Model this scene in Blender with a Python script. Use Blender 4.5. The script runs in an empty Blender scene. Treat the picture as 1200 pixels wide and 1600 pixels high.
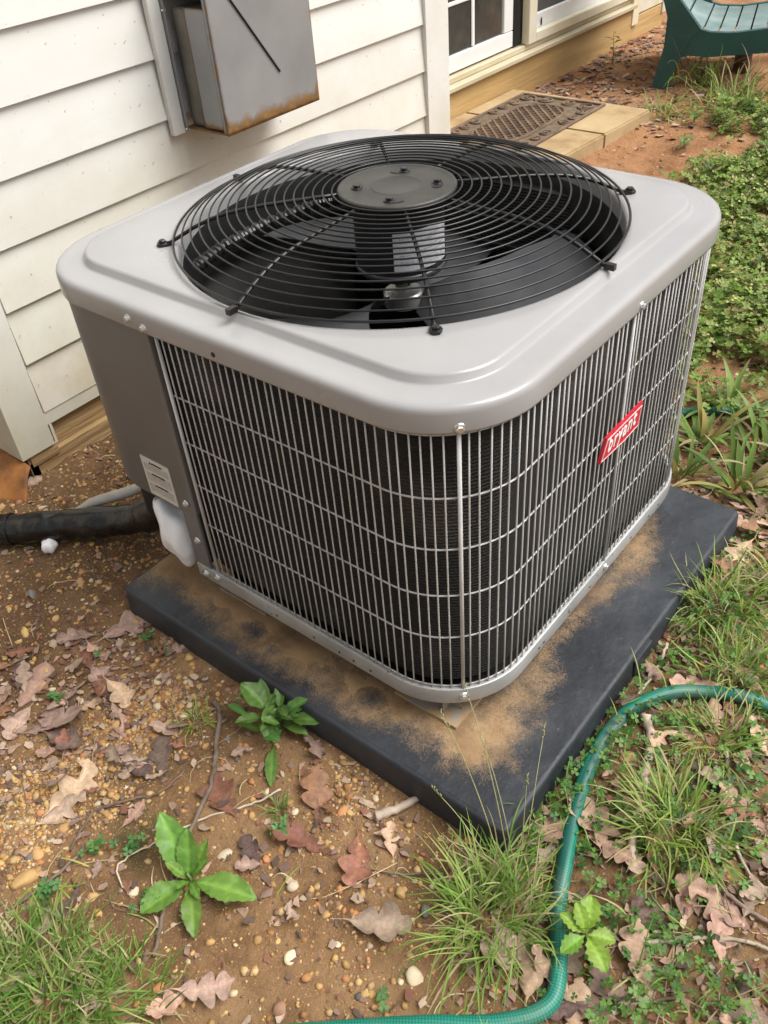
import bpy, bmesh, math, random
import numpy as np
from mathutils import Vector, Matrix
R = math.radians
rng = np.random.default_rng(7)
random.seed(7)
sc = bpy.context.scene
C = sc.collection

# ------------------------------------------------------------------ camera
cam = bpy.data.cameras.new('camera')
cam.sensor_fit = 'VERTICAL'; cam.sensor_height = 36.0
cam.lens = 1362.6 / 1600 * 36.0
cam.clip_start = 0.02; cam.clip_end = 400
camo = bpy.data.objects.new('camera', cam); C.objects.link(camo)
yaw, pit, roll = R(41.942), R(40.250), R(-5.235)
f = Vector((math.cos(pit)*math.cos(yaw), math.cos(pit)*math.sin(yaw), -math.sin(pit)))
r0 = f.cross(Vector((0, 0, 1))).normalized(); u0 = r0.cross(f)
rv = r0*math.cos(roll) + u0*math.sin(roll); uv = -r0*math.sin(roll) + u0*math.cos(roll)
camo.matrix_world = Matrix(((rv.x, uv.x, -f.x, -1.03485), (rv.y, uv.y, -f.y, -0.83958), (rv.z, uv.z, -f.z, 1.19262), (0, 0, 0, 1)))
sc.camera = camo

# ------------------------------------------------------------------ light: bright overcast
SUN_EL, SUN_AZ = 56.0, -58.0        # azimuth measured from +x
world = bpy.data.worlds.new('World'); sc.world = world; world.use_nodes = True
wn = world.node_tree; wn.nodes.clear()
sky = wn.nodes.new('ShaderNodeTexSky'); sky.sky_type = 'NISHITA'; sky.sun_disc = False
sky.sun_elevation = R(SUN_EL); sky.sun_rotation = R(90 - SUN_AZ)
sky.air_density = 1.0; sky.dust_density = 6.0; sky.ozone_density = 1.0
hs = wn.nodes.new('ShaderNodeHueSaturation'); hs.inputs['Saturation'].default_value = 0.22
bg = wn.nodes.new('ShaderNodeBackground'); bg.inputs['Strength'].default_value = 0.072
wo = wn.nodes.new('ShaderNodeOutputWorld')
wn.links.new(sky.outputs[0], hs.inputs['Color']); wn.links.new(hs.outputs[0], bg.inputs[0]); wn.links.new(bg.outputs[0], wo.inputs[0])
sl = bpy.data.lights.new('sun', 'SUN'); sl.energy = 1.5; sl.angle = R(40); sl.color = (1.0, 0.98, 0.945)
so = bpy.data.objects.new('sun', sl); C.objects.link(so)
sd = Vector((math.cos(R(SUN_EL))*math.cos(R(SUN_AZ)), math.cos(R(SUN_EL))*math.sin(R(SUN_AZ)), math.sin(R(SUN_EL))))
so.rotation_euler = sd.to_track_quat('Z', 'Y').to_euler()
sc.view_settings.view_transform = 'Standard'; sc.view_settings.look = 'None'
sc.view_settings.gamma = 1.0; sc.view_settings.use_curve_mapping = False
sc.view_settings.exposure = 1.12
sc.cycles.max_bounces = 4; sc.cycles.diffuse_bounces = 3; sc.cycles.glossy_bounces = 3

# ------------------------------------------------------------------ helpers
def vnoise(x, y, seed=0):
    x = np.asarray(x, float); y = np.asarray(y, float)
    ix = np.floor(x).astype(np.int64); iy = np.floor(y).astype(np.int64)
    fx = x-ix; fy = y-iy; fx = fx*fx*(3-2*fx); fy = fy*fy*(3-2*fy)
    def h(a, b):
        n = (a*374761393 + b*668265263 + seed*974711) & 0xffffffff
        n = ((n ^ (n >> 13))*1274126177) & 0xffffffff
        return ((n ^ (n >> 16)) & 0xffff)/65535.0
    return (h(ix, iy)*(1-fx)+h(ix+1, iy)*fx)*(1-fy)+(h(ix, iy+1)*(1-fx)+h(ix+1, iy+1)*fx)*fy
def fbm(x, y, seed=0, o=4):
    s = 0; a = .5; t = 0
    for k in range(o):
        s = s+a*vnoise(np.asarray(x)*2**k, np.asarray(y)*2**k, seed+k*17); t += a; a *= .5
    return s/t
def gh(x, y):
    """height of the soil"""
    x = np.asarray(x, float); y = np.asarray(y, float)
    z = (fbm(x*2.2+9, y*2.2+3, 1, 3)-.5)*.045+(fbm(x*14, y*14, 5, 3)-.5)*.014+(fbm(x*48, y*48, 8, 3)-.5)*.011
    # soil banks up a little along the hose side of the pad
    z = z+.016*np.clip((-.46-y)/.1, 0, 1)*np.clip((x+.5)/.25, 0, 1)*np.clip((1.4-x)/.5, 0, 1)
    d = np.maximum(np.maximum(-.5-x, x-.36), np.maximum(-.52-y, y-.34))
    z = z*np.clip(.35+d/.12, .35, 1)
    far = np.clip((y-1.15)/.25, 0, 1)*np.clip((x-1.0)/.3, 0, 1)
    return z*(1-.75*far)

def link(name, me, mat=None, parent=None):
    o = bpy.data.objects.new(name, me); C.objects.link(o)
    if mat is not None:
        if not me.materials: me.materials.append(mat)
    if parent is not None: o.parent = parent
    return o
def npmesh(name, V, Fs, smooth=False, col=None):
    V = np.asarray(V, dtype=np.float32)
    if isinstance(Fs, np.ndarray): Fs = [Fs]
    Fs = [np.asarray(F, dtype=np.int32) for F in Fs if len(F)]
    me = bpy.data.meshes.new(name)
    me.vertices.add(len(V)); me.vertices.foreach_set('co', V.ravel())
    nl = sum(F.size for F in Fs); nf = sum(len(F) for F in Fs)
    me.loops.add(nl); me.loops.foreach_set('vertex_index', np.concatenate([F.ravel() for F in Fs]))
    me.polygons.add(nf)
    st = []; s = 0
    for F in Fs:
        k = F.shape[1]; st.append(np.arange(len(F))*k+s); s += F.size
    me.polygons.foreach_set('loop_start', np.concatenate(st).astype(np.int32))
    if smooth: me.polygons.foreach_set('use_smooth', np.ones(nf, dtype=bool))
    me.update(calc_edges=True)
    if col is not None:
        ca = me.color_attributes.new('Col', 'FLOAT_COLOR', 'POINT')
        c4 = np.ones((len(V), 4), np.float32); c4[:, :3] = col
        ca.data.foreach_set('color', c4.ravel())
    return me
class MB:
    """collects pieces of ONE part"""
    def __init__(s): s.V = []; s.F = []; s.n = 0
    def add(s, V, F):
        V = np.asarray(V, float)
        s.V.append(V); s.F += [tuple(int(i)+s.n for i in q) for q in F]; s.n += len(V); return s
    def box(s, x0, x1, y0, y1, z0, z1):
        V = [(x, y, z) for x in (x0, x1) for y in (y0, y1) for z in (z0, z1)]
        return s.add(V, [(0, 1, 3, 2), (4, 6, 7, 5), (0, 4, 5, 1), (2, 3, 7, 6), (0, 2, 6, 4), (1, 5, 7, 3)])
    def cbox(s, x0, x1, y0, y1, z0, z1, b=.003):
        """box with chamfered edges"""
        bm = bmesh.new(); bmesh.ops.create_cube(bm, size=1)
        for v in bm.verts:
            v.co = Vector((x0 if v.co.x < 0 else x1, y0 if v.co.y < 0 else y1, z0 if v.co.z < 0 else z1))
        bmesh.ops.bevel(bm, geom=bm.edges[:], offset=b, segments=1, affect='EDGES', profile=.5)
        bm.verts.index_update()
        s.add([v.co[:] for v in bm.verts], [[v.index for v in q.verts] for q in bm.faces]); bm.free(); return s
    def tube(s, P, r, n=8, cap=True, closed=False):
        P = [Vector(p) for p in P]; m = len(P)
        rr = r if hasattr(r, '__len__') else [r]*m
        V = []; up = None
        for i in range(m):
            a = P[(i-1) % m] if (i > 0 or closed) else P[i]; b = P[(i+1) % m] if (i < m-1 or closed) else P[i]
            t = (b-a).normalized()
            if up is None:
                up = t.orthogonal().normalized()
            up = (up-t*up.dot(t)).normalized(); w = t.cross(up)
            for k in range(n):
                an = 2*math.pi*k/n; V.append(P[i]+(up*math.cos(an)+w*math.sin(an))*rr[i])
        F = []
        for i in range(m if closed else m-1):
            j = (i+1) % m
            for k in range(n):
                F.append((i*n+k, i*n+(k+1) % n, j*n+(k+1) % n, j*n+k))
        if cap and not closed:
            F.append(tuple(range(n-1, -1, -1))); F.append(tuple((m-1)*n+k for k in range(n)))
        return s.add([v[:] for v in V], F)
    def lathe(s, prof, cx=0, cy=0, n=48, cap0=False, cap1=False, z=0):
        V = []; F = []
        for (r_, z_) in prof:
            for k in range(n):
                a = 2*math.pi*k/n; V.append((cx+r_*math.cos(a), cy+r_*math.sin(a), z_+z))
        for i in range(len(prof)-1):
            for k in range(n):
                F.append((i*n+k, i*n+(k+1) % n, (i+1)*n+(k+1) % n, (i+1)*n+k))
        if cap0: F.append(tuple(range(n-1, -1, -1)))
        if cap1: F.append(tuple((len(prof)-1)*n+k for k in range(n)))
        return s.add(V, F)
    def prism(s, poly, t0, t1, axis='z'):
        """polygon (a,b) extruded between t0 and t1 along axis"""
        n = len(poly)
        def p(a, b, t): return {'z': (a, b, t), 'y': (a, t, b), 'x': (t, a, b)}[axis]
        V = [p(a, b, t0) for a, b in poly]+[p(a, b, t1) for a, b in poly]
        F = [tuple(range(n-1, -1, -1)), tuple(range(n, 2*n))]+[(i, (i+1) % n, n+(i+1) % n, n+i) for i in range(n)]
        return s.add(V, F)
    def mesh(s, name, smooth=False):
        me = bpy.data.meshes.new(name); me.from_pydata(np.concatenate(s.V).tolist(), [], s.F); me.update()
        bm = bmesh.new(); bm.from_mesh(me); bmesh.ops.recalc_face_normals(bm, faces=bm.faces); bm.to_mesh(me); bm.free()
        if smooth: me.polygons.foreach_set('use_smooth', np.ones(len(me.polygons), dtype=bool))
        return me
    def build(s, name, mat, parent=None, smooth=False):
        return link(name, s.mesh(name, smooth), mat, parent)
def autosmooth(o, ang=35):
    me = o.data
    bm = bmesh.new(); bm.from_mesh(me)
    for q in bm.faces: q.smooth = True
    for e in bm.edges:
        e.smooth = not (len(e.link_faces) == 2 and e.calc_face_angle(0) > R(ang))
    bm.to_mesh(me); bm.free(); return o
def tag(o, label, cat, group=None, kind=None):
    if label: o['label'] = label
    if cat: o['category'] = cat
    if group: o['group'] = group
    if kind: o['kind'] = kind
    return o
def thing(name, label, cat, loc=(0, 0, 0), group=None):
    o = bpy.data.objects.new(name, None); C.objects.link(o); o.location = loc
    o.empty_display_size = .05
    return tag(o, label, cat, group)
def cpy(o, parent=None, loc=None, rot=None, scale=None):
    c = o.copy(); C.objects.link(c)
    if parent is not None: c.parent = parent
    if loc is not None: c.location = loc
    if rot is not None: c.rotation_euler = rot
    if scale is not None: c.scale = scale
    return c

# ------------------------------------------------------------------ materials
def M(name, base, rough=.6, metal=0., ramp=None, nscale=6., detail=6., stretch=None, bump=0., bscale=40., bdetail=5., bstretch=None,
      vcol=False, rand=0., spec=.5, coat=0., coord='Object', low=None, transl=0., speck=None, bdist=.01, rvar=0.):
    m = bpy.data.materials.new(name); m.use_nodes = True
    nt = m.node_tree; N = nt.nodes; L = nt.links
    b = N['Principled BSDF']; b.inputs['Roughness'].default_value = rough; b.inputs['Metallic'].default_value = metal
    b.inputs['Specular IOR Level'].default_value = spec
    if coat: b.inputs['Coat Weight'].default_value = coat; b.inputs['Coat Roughness'].default_value = .15
    tc = N.new('ShaderNodeTexCoord')
    def co(st):
        if not st: return tc.outputs[coord]
        mp = N.new('ShaderNodeMapping'); mp.inputs['Scale'].default_value = st; L.new(tc.outputs[coord], mp.inputs[0]); return mp.outputs[0]
    col = None
    if ramp:
        nz = N.new('ShaderNodeTexNoise'); nz.inputs['Scale'].default_value = nscale; nz.inputs['Detail'].default_value = detail
        nz.inputs['Roughness'].default_value = .62
        L.new(co(stretch), nz.inputs['Vector'])
        rp = N.new('ShaderNodeValToRGB'); el = rp.color_ramp.elements
        while len(el) < len(ramp): el.new(.5)
        for e, (p, c) in zip(el, ramp): e.position = p; e.color = (*c, 1)
        L.new(nz.outputs[0], rp.inputs[0]); col = rp.outputs[0]
        if rvar:
            mr = N.new('ShaderNodeMapRange'); mr.inputs[1].default_value = .3; mr.inputs[2].default_value = .7
            mr.inputs[3].default_value = rough-rvar; mr.inputs[4].default_value = rough+rvar
            L.new(nz.outputs[0], mr.inputs[0]); L.new(mr.outputs[0], b.inputs['Roughness'])
    if speck:
        sc_, thr, scol = speck
        n2 = N.new('ShaderNodeTexNoise'); n2.inputs['Scale'].default_value = sc_; n2.inputs['Detail'].default_value = 3
        L.new(tc.outputs[coord], n2.inputs['Vector'])
        r2 = N.new('ShaderNodeMapRange'); r2.inputs[1].default_value = thr; r2.inputs[2].default_value = thr+.05
        L.new(n2.outputs[0], r2.inputs[0])
        mx = N.new('ShaderNodeMix'); mx.data_type = 'RGBA'
        if col is not None: L.new(col, mx.inputs[6])
        else: mx.inputs[6].default_value = (*base, 1)
        mx.inputs[7].default_value = (*scol, 1); L.new(r2.outputs[0], mx.inputs[0]); col = mx.outputs[2]
    if vcol:
        at = N.new('ShaderNodeAttribute'); at.attribute_name = 'Col'
        if col is not None:
            mx = N.new('ShaderNodeMix'); mx.data_type = 'RGBA'; mx.blend_type = 'MULTIPLY'; mx.inputs[0].default_value = 1
            L.new(col, mx.inputs[6]); L.new(at.outputs[0], mx.inputs[7]); col = mx.outputs[2]
        else: col = at.outputs[0]
    if low:
        lcol, zmax = low; ge = N.new('ShaderNodeNewGeometry'); sp_ = N.new('ShaderNodeSeparateXYZ'); L.new(ge.outputs['Position'], sp_.inputs[0])
        mr_ = N.new('ShaderNodeMapRange'); mr_.inputs[1].default_value = zmax; mr_.inputs[2].default_value = 0; mr_.inputs[3].default_value = 0; mr_.inputs[4].default_value = 1; L.new(sp_.outputs[2], mr_.inputs[0])
        nl_ = N.new('ShaderNodeTexNoise'); nl_.inputs['Scale'].default_value = 5; nl_.inputs['Detail'].default_value = 9; nl_.inputs['Roughness'].default_value = .7; L.new(ge.outputs['Position'], nl_.inputs[0])
        mu_ = N.new('ShaderNodeMath'); mu_.operation = 'MULTIPLY'; L.new(mr_.outputs[0], mu_.inputs[0]); L.new(nl_.outputs[0], mu_.inputs[1])
        m3_ = N.new('ShaderNodeMapRange'); m3_.inputs[1].default_value = .12; m3_.inputs[2].default_value = .6; m3_.inputs[4].default_value = .85; L.new(mu_.outputs[0], m3_.inputs[0])
        mx = N.new('ShaderNodeMix'); mx.data_type = 'RGBA'; L.new(m3_.outputs[0], mx.inputs[0]); L.new(col, mx.inputs[6]); mx.inputs[7].default_value = (*lcol, 1); col = mx.outputs[2]
    if rand:
        oi = N.new('ShaderNodeObjectInfo'); h = N.new('ShaderNodeHueSaturation')
        mr = N.new('ShaderNodeMapRange'); mr.inputs[3].default_value = 1-rand; mr.inputs[4].default_value = 1+rand
        L.new(oi.outputs['Random'], mr.inputs[0]); L.new(mr.outputs[0], h.inputs['Value'])
        ml = N.new('ShaderNodeMath'); ml.operation = 'MULTIPLY'; ml.inputs[1].default_value = 7.31; L.new(oi.outputs['Random'], ml.inputs[0])
        fr = N.new('ShaderNodeMath'); fr.operation = 'FRACT'; L.new(ml.outputs[0], fr.inputs[0])
        m2 = N.new('ShaderNodeMapRange'); m2.inputs[3].default_value = .485; m2.inputs[4].default_value = .515
        L.new(fr.outputs[0], m2.inputs[0]); L.new(m2.outputs[0], h.inputs['Hue'])
        if col is not None: L.new(col, h.inputs['Color'])
        else: h.inputs['Color'].default_value = (*base, 1)
        col = h.outputs[0]
    if col is not None: L.new(col, b.inputs['Base Color'])
    else: b.inputs['Base Color'].default_value = (*base, 1)
    if bump:
        nb = N.new('ShaderNodeTexNoise'); nb.inputs['Scale'].default_value = bscale; nb.inputs['Detail'].default_value = bdetail
        L.new(co(bstretch), nb.inputs['Vector'])
        bp = N.new('ShaderNodeBump'); bp.inputs['Strength'].default_value = bump; bp.inputs['Distance'].default_value = bdist
        L.new(nb.outputs[0], bp.inputs['Height']); L.new(bp.outputs[0], b.inputs['Normal'])
    if transl:
        tr = N.new('ShaderNodeBsdfTranslucent'); ms = N.new('ShaderNodeMixShader'); ms.inputs[0].default_value = transl
        if col is not None: L.new(col, tr.inputs[0])
        else: tr.inputs[0].default_value = (*base, 1)
        out = N['Material Output']; L.new(b.outputs[0], ms.inputs[1]); L.new(tr.outputs[0], ms.inputs[2]); L.new(ms.outputs[0], out.inputs[0])
    return m

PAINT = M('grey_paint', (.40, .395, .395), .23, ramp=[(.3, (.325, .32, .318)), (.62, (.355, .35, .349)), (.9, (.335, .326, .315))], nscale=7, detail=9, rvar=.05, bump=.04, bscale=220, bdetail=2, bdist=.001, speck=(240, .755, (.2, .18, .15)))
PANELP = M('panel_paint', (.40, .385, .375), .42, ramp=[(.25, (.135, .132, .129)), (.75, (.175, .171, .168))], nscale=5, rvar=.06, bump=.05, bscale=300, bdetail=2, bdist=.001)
BASEM = M('base_steel', (.45, .45, .44), .38, metal=.35, ramp=[(.3, (.36, .36, .35)), (.7, (.5, .5, .49))], nscale=14, rvar=.08, speck=(60, .68, (.25, .19, .13)))
WIREM = M('wire_coating', (.5, .49, .47), .4, ramp=[(.3, (.47, .465, .45)), (.7, (.64, .63, .615))], nscale=20, coord='Object')
FOOTM = M('sandy_foot', (.3, .22, .14), .85, ramp=[(.38, (.30, .20, .105)), (.52, (.34, .235, .13)), (.6, (.26, .25, .23))], nscale=26, bump=.4, bscale=500, bdist=.002)
SCREWM = M('zinc', (.7, .71, .70), .3, metal=.85)
BLACKW = M('black_wire', (.008, .008, .008), .33, ramp=[(.3, (.006, .006, .0065)), (.8, (.016, .015, .014))], nscale=30)
HUBM = M('hub_dusty_black', (.06, .06, .05), .5, ramp=[(.25, (.022, .022, .02)), (.75, (.055, .053, .045))], nscale=22, bump=.1, bscale=80, bdist=.002)
MOTORM = M('motor_black', (.015, .015, .016), .45)
BLADEM = M('blade_grey', (.06, .06, .06), .33, metal=.2, ramp=[(.3, (.04, .042, .046)), (.7, (.085, .086, .09))], nscale=12)
SHROUD = M('shroud', (.014, .014, .014), .4)
ALU = M('aluminium', (.55, .55, .53), .35, metal=.7)
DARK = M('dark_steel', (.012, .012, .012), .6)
RED = M('badge_red', (.55, .012, .035), .35, coat=.3)
WHITE = M('badge_white', (.82, .82, .82), .4)
VINYL = M('vinyl_siding', (.8, .78, .70), .55, ramp=[(.25, (.64, .63, .56)), (.5, (.74, .735, .69)), (.8, (.79, .79, .765))], nscale=2.2, stretch=(.6, 1, 1.6), coord='Object', bump=.12, bscale=90, bstretch=(.15, 1, 1), bdist=.002, speck=(70, .70, (.42, .39, .28)), rand=.035, low=((.47, .40, .21), .9))
TRIMW = M('vinyl_trim', (.8, .79, .75), .5, ramp=[(.3, (.62, .61, .54)), (.55, (.73, .725, .69)), (.8, (.78, .78, .76))], nscale=3, speck=(60, .70, (.42, .39, .28)), low=((.5, .44, .26), .6))
PLY = M('weathered_plywood', (.4, .26, .12), .8, ramp=[(.25, (.16, .10, .05)), (.5, (.40, .26, .12)), (.75, (.52, .38, .2))], nscale=5, stretch=(.35, 1, 3), bump=.5, bscale=30, bstretch=(.2, 1, 3))
LUMBER = M('treated_lumber', (.52, .34, .14), .75, ramp=[(.2, (.28, .165, .06)), (.5, (.50, .325, .13)), (.8, (.60, .43, .21))], nscale=3.5, stretch=(.3, 1, 2.5), bump=.3, bscale=24, bstretch=(.15, 1, 3), coord='Object')
SILLM = M('aged_sill', (.5, .42, .28), .6, ramp=[(.3, (.42, .34, .2)), (.7, (.62, .55, .4))], nscale=6, stretch=(.3, 1, 1))
DOORW = M('door_white', (.82, .82, .81), .4, ramp=[(.3, (.74, .74, .72)), (.7, (.85, .85, .84))], nscale=5)
DOORC = M('door_cream', (.74, .68, .52), .5, ramp=[(.3, (.66, .58, .40)), (.7, (.78, .73, .60))], nscale=4)
GLASS = M('dusty_glass', (.05, .047, .04), .12, ramp=[(.3, (.035, .033, .028)), (.7, (.10, .092, .078))], nscale=6, spec=.6)
SCREEN = M('insect_screen', (.085, .083, .076), .6, ramp=[(.3, (.07, .069, .063)), (.7, (.11, .106, .098))], nscale=4)
BLACKM = M('plain_black', (.01, .01, .012), .4)
PADM = M('pad_black', (.02, .022, .026), .58, ramp=[(.25, (.011, .013, .016)), (.46, (.019, .0225, .028)), (.6, (.034, .039, .047)), (.75, (.058, .063, .07))], nscale=4.2, detail=10, rvar=.08, bump=.9, bscale=9, bdetail=14, bdist=.012, speck=(190, .70, (.09, .085, .08)))
SANDM = M('sand', (.30, .19, .1), .95, ramp=[(.28, (.12, .072, .035)), (.48, (.28, .175, .088)), (.75, (.40, .265, .14))], nscale=11, detail=11, bump=.8, bscale=700, bdetail=3, bdist=.002)
PIPEM = M('black_insulation', (.014, .014, .015), .2, ramp=[(.45, (.007, .007, .0075)), (.75, (.045, .038, .03))], nscale=9, rvar=.12, bump=.5, bscale=16, bdist=.012)
FOAMM = M('white_foam', (.88, .88, .88), .5, ramp=[(.3, (.82, .82, .82)), (.7, (.92, .92, .92))], nscale=16)
CONDM = M('conduit_grey', (.5, .47, .42), .5, ramp=[(.3, (.36, .32, .26)), (.7, (.58, .55, .5))], nscale=14)
RUSTM = M('rusty_iron', (.3, .12, .03), .7, ramp=[(.25, (.12, .045, .015)), (.5, (.33, .13, .03)), (.8, (.46, .22, .06))], nscale=12, bump=.4, bscale=40, bdist=.004)
CONC = M('tan_concrete', (.4, .28, .15), .9, ramp=[(.25, (.24, .145, .065)), (.5, (.42, .30, .155)), (.8, (.52, .40, .24))], nscale=5, detail=9, bump=.35, bscale=150, bdist=.003)
RUBBER = M('rubber_mat', (.09, .065, .045), .7, ramp=[(.3, (.075, .05, .034)), (.7, (.22, .14, .085))], nscale=10)
CHAIRM = M('green_resin', (.02, .085, .08), .5, ramp=[(.3, (.016, .07, .066)), (.7, (.032, .115, .108))], nscale=5, bump=.15, bscale=120, bdist=.002)
CHAIRT = M('green_resin_worn', (.18, .25, .24), .7, ramp=[(.3, (.12, .2, .19)), (.7, (.26, .32, .31))], nscale=7)
STUMPM = M('brown_post', (.1, .045, .03), .8, ramp=[(.3, (.06, .025, .018)), (.7, (.15, .075, .05))], nscale=9, bump=.4, bscale=30)
TWIGM = M('twig_bark', (.16, .11, .075), .85, ramp=[(.3, (.09, .06, .042)), (.7, (.25, .19, .14))], nscale=30, rand=.25, bump=.4, bscale=90, bdist=.003)
TWIGL = M('bleached_twig', (.45, .36, .25), .8, ramp=[(.3, (.3, .23, .15)), (.7, (.55, .47, .36))], nscale=30, rand=.15)
LEAFS = [M('dead_leaf_mauve', (.3, .19, .16), .75, ramp=[(.3, (.27, .18, .135)), (.7, (.45, .33, .26))], nscale=14, vcol=True, rand=.22, transl=.12, bump=.3, bscale=60, bdist=.004),
         M('dead_leaf_tan', (.42, .27, .19), .75, ramp=[(.3, (.36, .215, .145)), (.7, (.56, .39, .285))], nscale=14, vcol=True, rand=.2, transl=.12, bump=.3, bscale=60, bdist=.004),
         M('dead_leaf_rust', (.23, .085, .05), .6, ramp=[(.3, (.16, .07, .04)), (.7, (.31, .15, .085))], nscale=14, vcol=True, rand=.2, transl=.1, bump=.3, bscale=60, bdist=.004),
         M('dead_leaf_dark', (.13, .08, .06), .75, ramp=[(.3, (.08, .05, .04)), (.7, (.19, .13, .105))], nscale=14, vcol=True, rand=.25, transl=.08, bump=.3, bscale=60, bdist=.004)]
PEBS = [M('pebble_ochre', (.5, .3, .11), .7, ramp=[(.3, (.40, .215, .075)), (.7, (.56, .37, .16))], nscale=30, rand=.18, bump=.2, bscale=160, bdist=.003),
        M('pebble_orange', (.45, .2, .07), .7, ramp=[(.3, (.36, .145, .05)), (.7, (.5, .26, .1))], nscale=30, rand=.2, bump=.2, bscale=160, bdist=.003),
        M('pebble_pale', (.55, .45, .28), .7, ramp=[(.3, (.46, .35, .2)), (.7, (.64, .56, .42))], nscale=30, rand=.15, bump=.2, bscale=160, bdist=.003),
        M('pebble_grey', (.16, .14, .12), .7, ramp=[(.3, (.11, .1, .09)), (.7, (.22, .2, .17))], nscale=30, rand=.25, bump=.2, bscale=160, bdist=.003),
        M('pebble_brown', (.27, .15, .085), .75, ramp=[(.3, (.2, .105, .06)), (.7, (.34, .2, .12))], nscale=30, rand=.25, bump=.2, bscale=160, bdist=.003)]
VC = M('litter_colour', (1, 1, 1), .8, vcol=True, ramp=[(.3, (.75, .75, .75)), (.7, (1.1, 1.1, 1.1))], nscale=120)
VEG = M('leaf_colour', (1, 1, 1), .5, vcol=True, transl=.3, spec=.35)
WEEDM = M('weed_leaf', (.13, .25, .04), .5, ramp=[(.3, (.10, .215, .028)), (.7, (.17, .32, .055))], nscale=20, vcol=True, transl=.25, rand=.1, bump=.35, bscale=55, bdist=.006)
WEEDD = M('weed_leaf_dark', (.08, .19, .04), .45, ramp=[(.3, (.07, .165, .03)), (.7, (.13, .27, .055))], nscale=20, vcol=True, transl=.2, rand=.15, bump=.3, bscale=55, bdist=.004)
SEEDM = M('seedling_leaf', (.2, .36, .04), .5, ramp=[(.3, (.16, .31, .03)), (.7, (.25, .43, .06))], nscale=20, vcol=True, transl=.3, rand=.08, bump=.3, bscale=55, bdist=.004)

def ground_mat():
    m = bpy.data.materials.new('soil'); m.use_nodes = True; nt = m.node_tree; N = nt.nodes; L = nt.links
    b = N['Principled BSDF']; b.inputs['Roughness'].default_value = .95; b.inputs['Specular IOR Level'].default_value = .2
    tc = N.new('ShaderNodeTexCoord')
    def noise(s, d=6, r=.6):
        n = N.new('ShaderNodeTexNoise'); n.inputs['Scale'].default_value = s; n.inputs['Detail'].default_value = d; n.inputs['Roughness'].default_value = r
        L.new(tc.outputs['Object'], n.inputs['Vector']); return n.outputs[0]
    def ramp(src, els):
        rp = N.new('ShaderNodeValToRGB'); e = rp.color_ramp.elements
        while len(e) < len(els): e.new(.5)
        for q, (p, c) in zip(e, els): q.position = p; q.color = (*c, 1)
        L.new(src, rp.inputs[0]); return rp.outputs[0]
    def mix(fac, a, c):
        x = N.new('ShaderNodeMix'); x.data_type = 'RGBA'; L.new(fac, x.inputs[0]); L.new(a, x.inputs[6]); L.new(c, x.inputs[7]); return x.outputs[2]
    loam = ramp(noise(7, 9, .68), [(.28, (.14, .075, .036)), (.48, (.30, .172, .083)), (.72, (.44, .28, .145))])
    clay = ramp(noise(5, 9, .65), [(.28, (.22, .105, .05)), (.5, (.37, .185, .088)), (.75, (.48, .275, .145))])
    moss = ramp(noise(60, 4), [(.3, (.06, .06, .02)), (.7, (.13, .12, .045))])
    at = N.new('ShaderNodeAttribute'); at.attribute_name = 'Col'
    sp = N.new('ShaderNodeSeparateColor'); L.new(at.outputs[0], sp.inputs[0])
    dark_loam = ramp(noise(8, 9, .68), [(.28, (.07, .04, .022)), (.48, (.15, .083, .043)), (.72, (.24, .145, .078))])
    c = mix(sp.outputs[2], loam, dark_loam); c = mix(sp.outputs[0], c, clay); c = mix(sp.outputs[1], c, moss)
    gr = ramp(noise(420, 3), [(.6, (0, 0, 0)), (.68, (1, 1, 1))])
    grc = ramp(noise(90, 2), [(.3, (.5, .3, .13)), (.7, (.42, .3, .2))])
    c = mix(gr, c, grc)
    L.new(c, b.inputs['Base Color'])
    bp = N.new('ShaderNodeBump'); bp.inputs['Strength'].default_value = 1.0; bp.inputs['Distance'].default_value = .010
    L.new(noise(85, 9, .75), bp.inputs['Height']); L.new(bp.outputs[0], b.inputs['Normal'])
    return m

# ------------------------------------------------------------------ ground, one sheet
def axis(lo, hi, a, b, step):
    inner = np.arange(lo, hi, step); k = np.arange(1, 26)
    grow = step*(1.32**k).cumsum()
    return np.concatenate([(lo-grow)[::-1][:], inner, hi+grow*1.0])
gx = axis(-1.35, 2.3, 0, 0, .0075); gy = axis(-1.15, 1.6, 0, 0, .0075)
GX, GY = np.meshgrid(gx, gy, indexing='ij')
GZ = gh(GX, GY)
nx, ny = GX.shape
ii = (np.arange(nx-1)[:, None]*ny+np.arange(ny-1)[None, :]).ravel()
clay = np.clip((GX*.9+GY*.25-.35)/.7+(fbm(GX*3, GY*3, 31)-.5)*.9, 0, 1)
moss = np.clip((fbm(GX*4+5, GY*4, 41)-.56)*5, 0, .75)*np.clip((-.5-GY)*4+.35, .12, 1)*(1-clay)
# green moss cushion beside the broad weed
moss = np.maximum(moss, np.clip(1.2-np.hypot(GX+.775, GY+.075)/.055+(fbm(GX*50, GY*50, 3)-.5), 0, .8))
dark_loam = np.clip((GY-.30)/.2+(fbm(GX*5, GY*5, 61)-.5)*1.6, 0, 1)*np.clip((.5-GX)/.3, 0, 1)*.75+np.clip((fbm(GX*7+2, GY*7+1, 63)-.54)*5, 0, .6)  # darker loam towards the house at left, plus scattered patches
col = np.stack([clay, moss, np.clip(dark_loam, 0, 1)], -1).reshape(-1, 3)
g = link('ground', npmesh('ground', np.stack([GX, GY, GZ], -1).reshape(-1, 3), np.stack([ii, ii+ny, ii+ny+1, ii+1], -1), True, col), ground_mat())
tag(g, 'brown and orange soil yard around the unit', None, kind='structure')

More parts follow.
